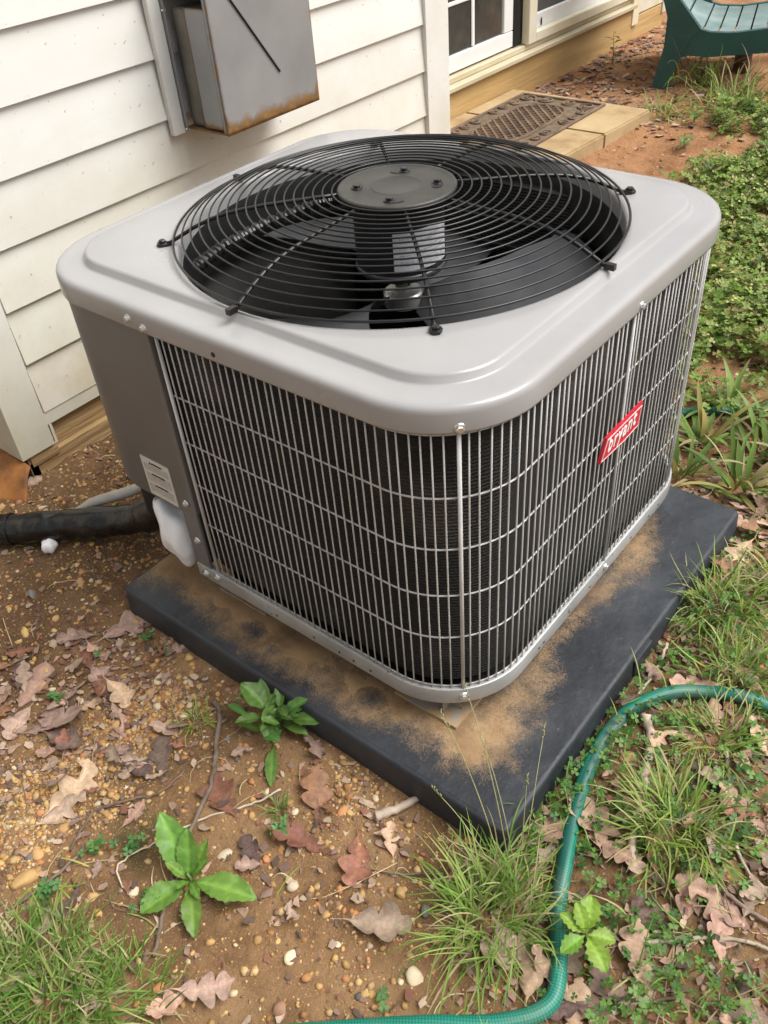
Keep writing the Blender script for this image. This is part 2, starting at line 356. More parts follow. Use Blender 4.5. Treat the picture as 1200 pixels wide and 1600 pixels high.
# ------------------------------------------------------------------ house: siding chase, door wall
house = thing('house', 'white vinyl sided house wall with bumped out chase and sliding door', 'house', (0, .88, 0))
HL = Vector((0, -.88, 0))
def hbuild(mb, name, mat, parent=None, smooth=False):
    o = mb.build(name, mat, parent or house, smooth)
    if parent is None: o.location = HL
    return o
CX0, CX1, CY, WY = -.345, 1.335, .88, 1.45
EXP = .1245
core = MB(); core.box(CX0+.03, CX1-.03, CY+.022, WY+.2, .09, 2.7)
hbuild(core, 'chase_core', TRIMW)
def lap(mb, a0, a1, z, h=EXP):
    """clapboard profile along x on plane y=CY (front = -y)"""
    P = [(-.014, z), (-.0135, z+.006), (-.0035, z+h+.004), (.012, z+h+.004), (.012, z), ]
    mb.prism([(a, b) for a, b in P], a0, a1, 'x')
    return mb
lapm = None
for k in range(21):
    z = .130+k*EXP
    mb = MB(); P = [(-.014, 0), (-.0135, .007), (-.0035, EXP+.004), (.012, EXP+.004), (.012, 0)]
    if lapm is None:
        mb.prism([(y_, z_) for y_, z_ in P], -.262, 1.228, 'x'); lapm = mb.mesh('siding_board')
    o = link('siding_board', lapm, VINYL, house); o.location = (0, 0, z)
# side of the chase towards the camera-left
mb = MB(); mb.prism([(-.014, 0), (-.0135, .007), (-.0035, EXP+.004), (.012, EXP+.004), (.012, 0)], -.49, -.075, 'x')
sidem = mb.mesh('side_siding_board')
for k in range(21):
    o = link('siding_board', sidem, VINYL, house); o.rotation_euler = (0, 0, R(-90)); o.location = (CX0+.012, 0, .130+k*EXP)
# corner posts
for x0, x1 in ((-.356, -.27), (1.226, 1.337)):
    mb = MB(); sgn = -1 if x0 < 0 else 1
    ox, ix = (x0, x1) if x0 < 0 else (x1, x0)
    def px(t): return ox-sgn*t
    poly = [(px(0), -.022), (px(abs(x1-x0)), -.022), (px(abs(x1-x0)), .01), (px(.02), .01), (px(.02), .075), (px(0), .075)]
    mb.prism(poly, .052, 2.74, 'z'); o = mb.build('corner_post', TRIMW, house)
# starter strip, dark gap, plywood skirt
mb = MB(); mb.box(-.27, 1.226, -.012, .02, .097, .1285); mb.build('starter_strip', TRIMW, house)
mb = MB(); mb.box(-.335, 1.32, .006, .03, -.12, .084); mb.build('skirt_board', PLY, house)
mb = MB(); mb.box(-.34, 1.32, -.012, .004, -.12, .028); mb.build('skirt_board', PLY, house)
mb = MB(); mb.box(-.342, -.322, -.012, .57, -.12, .045); mb.build('skirt_board', PLY, house)
mb = MB(); mb.box(-.335, -.262, -.016, -.0125, .02, .05); mb.build('shim', PLY, house)
mb = MB(); mb.box(-.262, -.256, -.013, -.007, .045, .096); mb.build('weep_tab', TRIMW, house)
# main wall plane y = WY (house-local y = WY-CY)
wy = WY-CY
mb = MB(); mb.box(-6, CX0-.02, wy+.015, wy+.2, -.2, 2.7); mb.build('wall', TRIMW, house)
mb = MB(); mb.box(CX1-.03, 4.35, wy+.16, wy+.2, -.2, 2.7); mb.build('wall', TRIMW, house)
mainm = None
for k in range(20):
    if mainm is None:
        mb = MB(); mb.prism([(-.014, 0), (-.0135, .007), (-.0035, EXP+.004), (.012, EXP+.004), (.012, 0)], -4.0, CX0-.005, 'x'); mainm = mb.mesh('wall_siding_board')
        mb = MB(); mb.prism([(-.014, 0), (-.0135, .007), (-.0035, EXP+.004), (.012, EXP+.004), (.012, 0)], 3.86, 4.18, 'x'); farm = mb.mesh('far_siding_board')
    o = link('siding_board', mainm, VINYL, house); o.location = (0, wy, .13+k*EXP)
    o = link('siding_board', farm, VINYL, house); o.location = (0, wy, .115+k*EXP)
mb = MB(); mb.box(3.84, 4.2, wy+.012, wy+.2, -.2, 2.7); mb.build('wall', PLY, house)
mb = MB(); mb.cbox(4.17, 4.26, wy-.02, wy+.1, .06, 2.7, .004); mb.build('corner_post', TRIMW, house)
mb = MB(); mb.cbox(3.79, 3.862, wy-.026, wy+.05, .07, 2.2, .003); mb.build('door_casing', DOORC, house)
mb = MB(); mb.box(1.34, 4.2, wy-.005, wy+.1, 2.12, 2.7); mb.build('wall', TRIMW, house)
# sill board under the door
mb = MB(); mb.cbox(1.345, 3.80, wy-.02, wy+.03, -.1, .156, .004); o = mb.build('sill_board', LUMBER, house)
mb = MB(); mb.cbox(3.802, 4.2, wy-.012, wy+.02, -.1, .108, .004); o = mb.build('sill_board', LUMBER, house)
mb = MB(); mb.cbox(1.345, 3.80, wy-.045, wy+.12, .158, .178, .003); mb.cbox(1.345, 3.80, wy-.01, wy+.12, .179, .203, .003); mb.build('threshold', SILLM, house)
door = bpy.data.objects.new('sliding_door', None); C.objects.link(door); door.parent = house
def dpart(name, mat, *boxes):
    mb = MB()
    for b_ in boxes: mb.cbox(*b_, .003)
    return mb.build(name, mat, door)
dpart('panel_frame', DOORW, (1.36, 2.672, wy+.012, wy+.048, .211, .275), (2.60, 2.672, wy+.0125, wy+.0475, .277, 2.08), (1.36, 1.44, wy+.0125, wy+.0475, .277, 2.08), (1.36, 2.672, wy+.012, wy+.048, 2.082, 2.12))
dpart('pane', GLASS, (1.442, 2.598, wy+.024, wy+.03, .277, 2.08))
for x in (1.72, 2.045, 2.367): dpart('muntin', DOORW, (x-.011, x+.011, wy+.016, wy+.0235, .278, 2.079))
for z in (.462, .78, 1.1, 1.42, 1.74): dpart('muntin', DOORW, (1.443, 2.597, wy+.018, wy+.0235, z-.008, z+.008))
dpart('dark_gap_strip', BLACKM, (2.674, 2.742, wy+.012, wy+.07, .205, 2.1))  # black strip paints the dark of the gap beside the door panel
dpart('screen_frame', DOORC, (2.745, 2.81, wy-.028, wy+.012, .205, 2.12), (2.812, 3.788, wy-.027, wy+.008, .2052, .245), (3.70, 3.788, wy-.0275, wy+.0085, .247, 2.12))
dpart('bottom_rail', DOORW, (2.812, 3.70, wy+.012, wy+.03, .206, .305))
dpart('pane', SCREEN, (2.812, 3.70, wy+.034, wy+.04, .25, 2.12))
dpart('muntin', DOORW, (3.18, 3.2, wy+.022, wy+.032, .307, 2.1))
dpart('latch', BLACKM, (2.905, 2.911, wy+.004, wy+.011, .25, .285))

# ------------------------------------------------------------------ direct vent hood on the chase
vent = thing('vent_hood', 'rust edged grey metal fireplace vent hood on white siding', 'vent', (.45, .86, .6))
VO = Vector((-.45, -.86, -.6))
def vb(mb, name, mat, smooth=False, parent=None):
    o = mb.build(name, mat, parent or vent, smooth)
    if parent is None: o.location = VO
    return o
def rust_mat(name, c0, c1):
    m = bpy.data.materials.new(name); m.use_nodes = True; nt = m.node_tree; N = nt.nodes; L = nt.links; b = N['Principled BSDF']
    at = N.new('ShaderNodeAttribute'); at.attribute_name = 'Col'; tc = N.new('ShaderNodeTexCoord')
    nz = N.new('ShaderNodeTexNoise'); nz.inputs['Scale'].default_value = 45; nz.inputs['Detail'].default_value = 7; L.new(tc.outputs['Object'], nz.inputs[0])
    n2 = N.new('ShaderNodeTexNoise'); n2.inputs['Scale'].default_value = 9; n2.inputs['Detail'].default_value = 6; L.new(tc.outputs['Object'], n2.inputs[0])
    r1 = N.new('ShaderNodeValToRGB'); r1.color_ramp.elements[0].color = (*[k*.9 for k in c0], 1); r1.color_ramp.elements[1].color = (*[min(1, k*1.12) for k in c0], 1)
    r1.color_ramp.elements[0].position = .3; r1.color_ramp.elements[1].position = .7
    L.new(n2.outputs[0], r1.inputs[0])
    r2 = N.new('ShaderNodeValToRGB'); r2.color_ramp.elements[0].color = (*[k*.45 for k in c1], 1); r2.color_ramp.elements[1].color = (*c1, 1)
    r2.color_ramp.elements[0].position = .3; r2.color_ramp.elements[1].position = .65; L.new(nz.outputs[0], r2.inputs[0])
    ad = N.new('ShaderNodeMath'); ad.operation = 'MULTIPLY_ADD'; ad.inputs[1].default_value = .7; L.new(nz.outputs[0], ad.inputs[0]); L.new(at.outputs['Fac'], ad.inputs[2])
    mr = N.new('ShaderNodeMapRange'); mr.inputs[1].default_value = .62; mr.inputs[2].default_value = .92; L.new(ad.outputs[0], mr.inputs[0])
    mx = N.new('ShaderNodeMix'); mx.data_type = 'RGBA'; L.new(mr.outputs[0], mx.inputs[0]); L.new(r1.outputs[0], mx.inputs[6]); L.new(r2.outputs[0], mx.inputs[7])
    L.new(mx.outputs[2], b.inputs['Base Color'])
    mm = N.new('ShaderNodeMath'); mm.operation = 'MULTIPLY_ADD'; mm.inputs[1].default_value = -.35; mm.inputs[2].default_value = .35; L.new(mr.outputs[0], mm.inputs[0]); L.new(mm.outputs[0], b.inputs['Metallic'])
    b.inputs['Roughness'].default_value = .52
    return m
RPLATE = rust_mat('vent_steel', (.30, .30, .30), (.26, .14, .05))
def plate(name, P00, P10, P01, P11, th, mask, nu=26, nv=26, mat=None):
    """thin sheet between four corners; mask(u,v) = rust"""
    u, v = np.meshgrid(np.linspace(0, 1, nu), np.linspace(0, 1, nv), indexing='ij')
    P = [np.array(p, float) for p in (P00, P10, P01, P11)]
    S = ((1-u)*(1-v))[..., None]*P[0]+(u*(1-v))[..., None]*P[1]+((1-u)*v)[..., None]*P[2]+(u*v)[..., None]*P[3]
    nrm = np.cross(P[1]-P[0], P[2]-P[0]); nrm /= np.linalg.norm(nrm)
    V = np.concatenate([S.reshape(-1, 3), S.reshape(-1, 3)-nrm*th]); n = nu*nv
    ij = (np.arange(nu-1)[:, None]*nv+np.arange(nv-1)[None, :]).ravel()
    Q = np.stack([ij, ij+nv, ij+nv+1, ij+1], -1)
    rim = [i*nv for i in range(nu)]+[(nu-1)*nv+j for j in range(1, nv)]+[i*nv+nv-1 for i in range(nu-2, -1, -1)]+[j for j in range(nv-2, 0, -1)]
    rim = np.array(rim); rn = np.roll(rim, -1)
    E_ = np.stack([rim, rim+n, rn+n, rn], -1)
    mk = mask(u, v).ravel(); mk = np.concatenate([mk, mk])
    me = npmesh(name, V, np.concatenate([Q, Q[:, ::-1]+n, E_]), False, np.repeat(mk[:, None], 3, 1))
    o = link(name, me, mat or RPLATE, vent); o.location = VO; return o
VX0, VX1, VYF, VZ0, VZ1 = .30, .605, .722, .598, .93
e1 = lambda u, v: np.clip(.80-v*5.2, 0, .7)+np.clip(.5-(1-u)*13, 0, .5)+np.clip(.52-u*16, 0, .5)+np.clip(.30-np.abs(u-.55)*3-np.abs(v-.93)*9, 0, .25)+np.clip((1-u)*-0+.0, 0, 1)
plate('front_plate', (VX0, VYF, VZ0), (VX1, VYF, VZ0), (VX0, VYF, VZ1), (VX1, VYF, VZ1), -.002, e1, 40, 40)
plate('side_lip', (VX0+.001, VYF+.010, VZ0+.004), (VX0+.001, VYF+.0025, VZ0+.004), (VX0+.001, VYF+.010, VZ1), (VX0+.001, VYF+.0025, VZ1), .002, lambda u, v: .3+u*0, 4, 30)
plate('side_plate', (VX1-.0025, VYF+.0025, VZ0+.004), (VX1-.0025, .862, VZ0+.004), (VX1-.0025, VYF+.0025, VZ1), (VX1-.0025, .862, VZ1), .002, lambda u, v: np.clip(.45-v*8, 0, .4)+.1, 20, 30)
plate('bottom_plate', (VX0+.001, VYF+.003, VZ0+.003), (VX1-.001, VYF+.003, VZ0+.003), (VX0-.004, .862, VZ0+.003), (VX1-.001, .862, VZ0+.003), .002, lambda u, v: .40+np.clip(.3-u*5, 0, .3), 24, 14)
plate('top_plate', (VX0, VYF, VZ1+.001), (VX1, VYF, VZ1+.001), (VX0, .862, VZ1+.001), (VX1, .862, VZ1+.001), -.002, lambda u, v: .2+u*0, 6, 6)
# inner baffle boxes seen through the open side
plate('inner_panel', (.3045, .798, VZ0+.008), (.3045, .735, VZ0+.008), (.3045, .798, .846), (.3045, .735, .846), .002, lambda u, v: np.clip(.75-v*10, 0, .7)+np.clip(.75-u*6.5, 0, .7)+np.clip(.6-(1-v)*18, 0, .6)+np.clip(.4-(1-u)*7, 0, .4), 16, 40)
plate('inner_panel', (.312, .846, VZ0+.008), (.312, .796, VZ0+.008), (.312, .846, .842), (.312, .796, .842), .002, lambda u, v: .22+np.clip(.4-v*9, 0, .4), 12, 30, M('vent_olive_steel', (.2, .19, .165), .6, metal=.3, ramp=[(.3, (.13, .125, .105)), (.7, (.25, .235, .2))], nscale=14))  # dark olive steel on the rear inner panel
mb = MB(); mb.box(.33, VX1-.01, .755, .85, VZ0+.012, .84); vb(mb, 'inner_box', BASEM)
mb = MB(); mb.box(.30, VX1, .76, .858, .868, .9); vb(mb, 'inner_box', BASEM)
mb = MB(); mb.cbox(.257, .29, .852, .868, .592, .96, .002); mb.cbox(.29, .62, .852, .868, .935, .96, .002); mb.cbox(.607, .63, .853, .868, .592, .934, .002); vb(mb, 'mount_flange', TRIMW)
plate('mount_plate', (.2905, .8675, .6), (.2905, .842, .6), (.2905, .8675, .93), (.2905, .842, .93), .002, lambda u, v: .16+np.clip(.5-u*4, 0, .5), 8, 30)
mb = MB(); mb.tube([(.362, VYF-.004, .862), (.484, VYF-.004, .690)], .0019, 6); vb(mb, 'rod', BLACKM)
for q in ((.309, .80), (.312, .772), (.309, .742)):
    mb = MB(); mb.lathe([(.0, .004), (.003, .0035), (.0045, .0)], q[0]+.006, q[1]-.002, 10, z=VZ0+.0062); vb(mb, 'rivet', DARK)
for z in (.84, .60):
    mb = MB(); mb.tube([(.289, .850, z), (.296, .845, z)], .003, 8); vb(mb, 'rivet', SCREWM)

# ------------------------------------------------------------------ pad
def rrect(x0, x1, y0, y1, r_, n=8):
    P = []
    for cx_, cy_, a0 in ((x0+r_, y0+r_, 180), (x1-r_, y0+r_, 270), (x1-r_, y1-r_, 0), (x0+r_, y1-r_, 90)):
        for t in np.linspace(a0, a0+90, n): P.append((cx_+r_*math.cos(R(t)), cy_+r_*math.sin(R(t))))
    return P
pad = MB(); PX0, PX1, PY0, PY1, PZ = -.486, .351, -.517, .331, .06
loops = [(.004, -.03), (.003, .02), (.001, PZ-.010), (-.0005, PZ-.0035), (-.003, PZ-.0008), (-.007, PZ)]
V = []; n = 0
for off, z in loops:
    L_ = rrect(PX0-off, PX1+off, PY0-off, PY1+off, .014+off*.5, 6); n = len(L_); V += [(a, b, z) for a, b in L_]
F = [(i*n+k, i*n+(k+1) % n, (i+1)*n+(k+1) % n, (i+1)*n+k) for i in range(len(loops)-1) for k in range(n)]+[tuple((len(loops)-1)*n+k for k in range(n))]
pad.add(V, F); padt = thing('equipment_pad', 'black textured square pad under the air conditioner', 'pad', (-.07, -.09, 0))
o = pad.build('slab', PADM, padt, False); autosmooth(o, 50); o.location = (.07, .09, 0)
mb = MB()
for a, b in (((-.10, PY0-.0015), (-.04, PY0-.0015)),):
    mb.cbox(a[0], b[0], PY0-.006, PY0+.02, .012, PZ-.006, .002)
o = mb.build('lug', PADM, padt); o.location = (.07, .09, 0)
# washed-down sand lying on the pad
clampd01 = lambda q: np.clip(q, 0, 1)
sx = np.arange(PX0+.0075, PX1-.0075, .0019); sy = np.arange(PY0+.0075, PY1-.0075, .0019)
SX, SY = np.meshgrid(sx, sy, indexing='ij')
ww = fbm(SX*9, SY*9, 71, 4)-.5; w2 = fbm(SX*34, SY*34, 75, 3)-.5
dx = np.maximum(np.maximum(-.4-SX, SX-.37), 0); dy = np.maximum(np.maximum(-.4-SY, SY-.43), 0); dd = np.hypot(dx, dy)
# distance outside the footprint; reach differs from side to side
left = (SX < -.4+.0) & (SY > -.40)
reach = np.where(SX+.4 < SY+.4, .030+.012*np.clip((SY+.2)/.4, 0, 1), np.interp(SX, [-.42, -.33, -.24, -.13, 0, .1, .2, .3], [.03, .024, .0, -.012, .0, .003, -.012, -.06]))
corner = .004*np.exp(-((SX+.40)**2+(SY+.40)**2)/.016)
soft = clampd01((SX+.37)/.10)
hs_ = reach+corner-dd+ww*.075+w2*.03
hgt = hs_-.016+w2*.015+((rng.random(SX.shape)**4-.2)*.05+(vnoise(SX*240, SY*240, 9)**3-.25)*.03)*(.12+.75*soft)+(vnoise(SX*70, SY*70, 19)-.5)*.016
for hx_, hy_, hr in ((-.415, -.219, .016), (-.424, .045, .018), (-.43, -.01, .010), (-.41, -.12, .006), (-.452, .215, .02), (-.462, .26, .02), (-.443, .17, .012)):
    hgt = np.minimum(hgt, (np.hypot(SX-hx_, (SY-hy_)*.75)-hr*1.25)*1.2+w2*.02); hs_ = np.minimum(hs_, (np.hypot(SX-hx_, (SY-hy_)*.75)-hr*.9)*1.6+w2*.02)
z = PZ+.0006+np.clip(hgt*.07, -.0012, .0028)+(rng.random(SX.shape)-.5)*.0005-.0002
a, b = SX.shape; ii = (np.arange(a-1)[:, None]*b+np.arange(b-1)[None, :]).ravel()
mask = np.clip(.50+hs_*7.5, 0, 1)*.9+.06+.10*np.clip((fbm(SX*5, SY*5, 88)-.45)*4, 0, 1)
def dusty():
    m = PADM.copy(); m.name = 'pad_black_dusty'; nt = m.node_tree; N = nt.nodes; L = nt.links; b = N['Principled BSDF']; old = b.inputs['Base Color'].links[0].from_socket
    at_ = N.new('ShaderNodeAttribute'); at_.attribute_name = 'Col'; tc = N.new('ShaderNodeTexCoord')
    def nz(sc_, d_): q = N.new('ShaderNodeTexNoise'); q.inputs['Scale'].default_value = sc_; q.inputs['Detail'].default_value = d_; q.inputs['Roughness'].default_value = .7; L.new(tc.outputs['Object'], q.inputs[0]); return q.outputs[0]
    a1 = N.new('ShaderNodeMath'); a1.operation = 'MULTIPLY_ADD'; a1.inputs[1].default_value = 1.0; L.new(nz(520, 4), a1.inputs[0]); L.new(at_.outputs['Fac'], a1.inputs[2])
    a2 = N.new('ShaderNodeMath'); a2.operation = 'MULTIPLY_ADD'; a2.inputs[1].default_value = .6; L.new(nz(45, 8), a2.inputs[0]); L.new(a1.outputs[0], a2.inputs[2])
    mr = N.new('ShaderNodeMapRange'); mr.inputs[1].default_value = 1.12; mr.inputs[2].default_value = 1.46; L.new(a2.outputs[0], mr.inputs[0])
    rp = N.new('ShaderNodeValToRGB'); rp.color_ramp.elements[0].position = .3; rp.color_ramp.elements[0].color = (.15, .092, .046, 1); rp.color_ramp.elements[1].position = .7; rp.color_ramp.elements[1].color = (.40, .265, .14, 1); L.new(nz(14, 10), rp.inputs[0])
    mx = N.new('ShaderNodeMix'); mx.data_type = 'RGBA'; L.new(mr.outputs[0], mx.inputs[0]); L.new(old, mx.inputs[6]); L.new(rp.outputs[0], mx.inputs[7]); L.new(mx.outputs[2], b.inputs['Base Color'])
    ro = N.new('ShaderNodeMapRange'); ro.inputs[3].default_value = .55; ro.inputs[4].default_value = .95; L.new(mr.outputs[0], ro.inputs[0]); L.new(ro.outputs[0], b.inputs['Roughness'])
    return m
st_ = 2; TX, TY, TM = SX[::st_, ::st_], SY[::st_, ::st_], mask[::st_, ::st_]; ta, tb = TX.shape; ti = (np.arange(ta-1)[:, None]*tb+np.arange(tb-1)[None, :]).ravel()
o = link('top_skin', npmesh('top_skin', np.stack([TX, TY, PZ+.0006+TX*0], -1).reshape(-1, 3), np.stack([ti, ti+tb, ti+tb+1, ti+1], -1), True, np.repeat(TM.reshape(-1, 1), 3, 1)), dusty(), padt); o.location = (.07, .09, 0)
o = link('sand', npmesh('sand', np.stack([SX, SY, z], -1).reshape(-1, 3), np.stack([ii, ii+b, ii+b+1, ii+1], -1), True), SANDM)
tag(o, 'brown sand washed over the black pad around the unit base', 'sand', kind='stuff')

# ------------------------------------------------------------------ air conditioner
AX0, AX1, AY0, AY1, AR = -.4, .37, -.4, .436, .137
FX, FY = -.005, -.001
ac = thing('air_conditioner', 'taupe outdoor air conditioner with wire grilles and black fan guard', 'air conditioner', (-.015, .018, PZ))
AO = Vector((.015, -.018, -PZ))
def ab(mb, name, mat, smooth=False, parent=None, auto=None):
    o = mb.build(name, mat, parent or ac, smooth)
    if parent is None: o.location = AO
    if auto: autosmooth(o, auto)
    return o
def sub(name):
    o = bpy.data.objects.new(name, None); C.objects.link(o); o.parent = ac; o.location = AO; return o
def sdf(x, y, off):
    hx_ = (AX1-AX0)/2; hy_ = (AY1-AY0)/2; cx_ = (AX0+AX1)/2; cy_ = (AY0+AY1)/2
    qx = abs(x-cx_)-(hx_-AR); qy = abs(y-cy_)-(hy_-AR)
    return math.hypot(max(qx, 0), max(qy, 0))+min(max(qx, qy), 0)-AR-off
def rayrr(th, off):
    lo, hi = 0, 1.0; c_, s_ = math.cos(th), math.sin(th)
    for _ in range(40):
        m_ = (lo+hi)/2
        if sdf(FX+c_*m_, FY+s_*m_, off) < 0: lo = m_
        else: hi = m_
    return lo
NT = 288; TH = [2*math.pi*k/NT for k in range(NT)]
# --- lid
prof = [('o', .003, .616), ('o', .0045, .6105), ('o', .0085, .6105), ('o', .0088, .613), ('o', .0087, .636), ('o', .0080, .6405), ('o', .0062, .6438), ('o', .0030, .6460), ('o', -.0015, .6470), ('o', -.008, .6474), ('o', -.0325, .6480),
        ('o', -.0355, .6486), ('o', -.0375, .6502), ('o', -.0405, .6572), ('o', -.0425, .6596), ('o', -.046, .6607),
        ('c', .3520, .6612), ('c', .3475, .6606), ('c', .3440, .6588), ('c', .3418, .655), ('c', .3405, .648), ('c', .340, .63)]
V = []
for kind, off, z in prof:
    for th in TH:
        rr = rayrr(th, off) if kind == 'o' else off
        if kind == 'o' and off < -.05: rr = max(rr, .3535)
        V.append((FX+rr*math.cos(th), FY+rr*math.sin(th), z))
F = [(i*NT+k, i*NT+(k+1) % NT, (i+1)*NT+(k+1) % NT, (i+1)*NT+k) for i in range(len(prof)-1) for k in range(NT)]
mb = MB(); mb.add(V, F); lid = ab(mb, 'lid', PAINT, True)
def hexbolt(name, loc, nrm, r_=.0055, mat=SCREWM, parent=None, wash=True):
    mb = MB()
    if wash: mb.lathe([(0, .0018), (r_*1.15, .0016), (r_*1.3, .0)], n=14)
    mb.lathe([(r_*.86, .0), (r_*.86, .0042), (r_*.7, .0052), (0, .0052)], n=6)
    o = mb.build(name, mat, parent or ac)
    q = Vector(nrm).to_track_quat('Z', 'Y'); o.rotation_euler = q.to_euler()
    o.location = Vector(loc)+(AO if parent is None else Vector((0, 0, 0))); return o
c45 = AX0+AR*(1-1/math.sqrt(2)); d45 = 1/math.sqrt(2)
hexbolt('screw', (c45-.0086*d45, c45-.0086*d45, .6176), (-1, -1, 0))
hexbolt('screw', (.0025, AY0-.0086, .6176), (0, -1, 0))
hexbolt('screw', (AX1-AR*(1-d45)+.006, c45-.006, .6176), (1, -1, 0))
hexbolt('screw', (AX0-.0086, .177, .626), (-1, 0, 0))
hexbolt('screw', (AX0-.0086, .145, .619), (-1, 0, 0))
mb = MB(); mb.tube([(AX0-.0087, 0, .6215), (AX0-.0092, 0, .6215)], .004, 12); ab(mb, 'screw_hole', DARK)
# --- outline path helper: starts on the left face at y=ys, runs to the near corner, right face, far corner, back
def outline(ys, yend, off, n=14):
    P = [(AX0-off, ys)]
    P += [(AX0+AR+(AR+off)*math.cos(R(t)), AY0+AR+(AR+off)*math.sin(R(t))) for t in np.linspace(180, 270, n)]
    P += [(AX1-AR+(AR+off)*math.cos(R(t)), AY0+AR+(AR+off)*math.sin(R(t))) for t in np.linspace(270, 360, n)]
    P += [(AX1+off, yend)]
    return P
def dense(P, step):
    out = [P[0]]
    for a_, b_ in zip(P, P[1:]):
        d_ = math.hypot(b_[0]-a_[0], b_[1]-a_[1]); k = max(1, int(d_/step))
        for j in range(1, k+1): out.append((a_[0]+(b_[0]-a_[0])*j/k, a_[1]+(b_[1]-a_[1])*j/k))
    return out
def ribbon(mb, P, prof):
    """sweep profile [(off along outward normal, z)] along 2-D path P"""
    m_ = len(P); V = []
    for i in range(m_):
        a_ = P[max(i-1, 0)]; b_ = P[min(i+1, m_-1)]; tx, ty = b_[0]-a_[0], b_[1]-a_[1]; l_ = math.hypot(tx, ty); nx_, ny_ = ty/l_, -tx/l_
        for o_, z_ in prof: V.append((P[i][0]+nx_*o_, P[i][1]+ny_*o_, z_))
    k_ = len(prof); F = [(i*k_+j, (i+1)*k_+j, (i+1)*k_+j+1, i*k_+j+1) for i in range(m_-1) for j in range(k_-1)]
    mb.add(V, F); return mb
# --- base rail, pan, feet
P = outline(.186, .42, 0, 16)
mb = MB(); ribbon(mb, P, [(-.007, .128), (-.006, .1385), (.0015, .1395), (.004, .1385), (.0048, .136), (.0048, .112), (.0036, .1075), (.0, .1065), (-.02, .1065)]); ab(mb, 'base_rail', BASEM, auto=30)
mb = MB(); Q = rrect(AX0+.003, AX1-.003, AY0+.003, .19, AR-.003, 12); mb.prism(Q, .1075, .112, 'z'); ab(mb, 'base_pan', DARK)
mb = MB(); mb.box(-.2, AX1-.01, .1905, .42, .1075, .112); ab(mb, 'base_pan', BASEM)
for loc, nr in (((c45-.0048*d45, c45-.0048*d45, .125), (-1, -1, 0)), ((.0025, AY0-.0048, .125), (0, -1, 0)), ((AX0-.0048, .165, .122), (-1, 0, 0)), ((AX0-.0048, .134, .129), (-1, 0, 0))): hexbolt('screw', loc, nr)
for s_ in (-.335, -.30, -.27, -.215, -.13, .02, .055, .12):
    mb = MB(); mb.tube([(AX0-.0049, s_+.12, .120), (AX0-.0053, s_+.12, .120)], .0023, 8); ab(mb, 'slot', DARK)
for s_ in (-.215, -.2, -.12, -.05, .1, .17, .21):
    mb = MB(); mb.tube([(s_, AY0-.0049, .120), (s_, AY0-.0053, .120)], .0023, 8); ab(mb, 'slot', DARK)
for (fx_, fy_, sx_, sy_) in ((-.384, -.362, 1, 1), (.33, -.362, -1, 1), (.33, .31, -1, -1), (-.384, .17, 1, -1)):
    mb = MB(); ft = .12
    mb.prism([(fx_, fy_), (fx_+sx_*ft, fy_), (fx_+sx_*ft, fy_+sy_*ft), (fx_, fy_+sy_*ft)][::(1 if sx_*sy_ > 0 else -1)], PZ+.0012, PZ+.0065, 'z')
    x_, y_ = fx_+sx_*.035, fy_+sy_*.035
    mb.box(min(x_, x_+sx_*.07), max(x_, x_+sx_*.07), min(y_, y_+sy_*.07), max(y_, y_+sy_*.07), PZ+.0064, .108)
    mb.prism([(PZ+.0066, 0)][:0] or [(fx_+sx_*.012, fy_+sy_*.033), (fx_+sx_*.036, fy_+sy_*.033), (fx_+sx_*.036, fy_+sy_*.036)], PZ+.0064, .10, 'z')
    mb.prism([(fx_+sx_*.033, fy_+sy_*.012), (fx_+sx_*.033, fy_+sy_*.036), (fx_+sx_*.036, fy_+sy_*.036)], PZ+.0064, .10, 'z')
    ab(mb, 'foot', FOOTM)
# --- coil
def coil_mat():
    m = bpy.data.materials.new('coil_fins'); m.use_nodes = True; nt = m.node_tree; N = nt.nodes; L = nt.links; b = N['Principled BSDF']
    tc = N.new('ShaderNodeTexCoord')
    n1 = N.new('ShaderNodeTexNoise'); n1.inputs['Scale'].default_value = 7; n1.inputs['Detail'].default_value = 8; L.new(tc.outputs['Object'], n1.inputs[0])
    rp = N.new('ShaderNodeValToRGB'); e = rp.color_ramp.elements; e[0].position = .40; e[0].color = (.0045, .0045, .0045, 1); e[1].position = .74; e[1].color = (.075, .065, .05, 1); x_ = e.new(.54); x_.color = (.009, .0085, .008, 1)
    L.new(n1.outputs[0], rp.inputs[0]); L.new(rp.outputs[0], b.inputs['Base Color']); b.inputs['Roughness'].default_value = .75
    w = N.new('ShaderNodeTexWave'); w.wave_type = 'BANDS'; w.bands_direction = 'Z'; w.inputs['Scale'].default_value = 55; w.inputs['Distortion'].default_value = 2.5; w.inputs['Detail'].default_value = 2; w.inputs['Detail Scale'].default_value = 4
    L.new(tc.outputs['Object'], w.inputs[0])
    n2 = N.new('ShaderNodeTexNoise'); n2.inputs['Scale'].default_value = 260; L.new(tc.outputs['Object'], n2.inputs[0])
    ad = N.new('ShaderNodeMath'); L.new(w.outputs['Fac'], ad.inputs[0]); L.new(n2.outputs[0], ad.inputs[1])
    bp = N.new('ShaderNodeBump'); bp.inputs['Strength'].default_value = .8; bp.inputs['Distance'].default_value = .004; L.new(ad.outputs[0], bp.inputs['Height']); L.new(bp.outputs[0], b.inputs['Normal'])
    return m
P = outline(.15, .42, -.017, 16)
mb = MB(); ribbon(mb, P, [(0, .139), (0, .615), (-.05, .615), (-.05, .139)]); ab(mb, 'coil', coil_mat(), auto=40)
mb = MB(); mb.box(AX0+.055, AX1-.035, .386, .396, .113, .612); ab(mb, 'back_panel', PANELP)
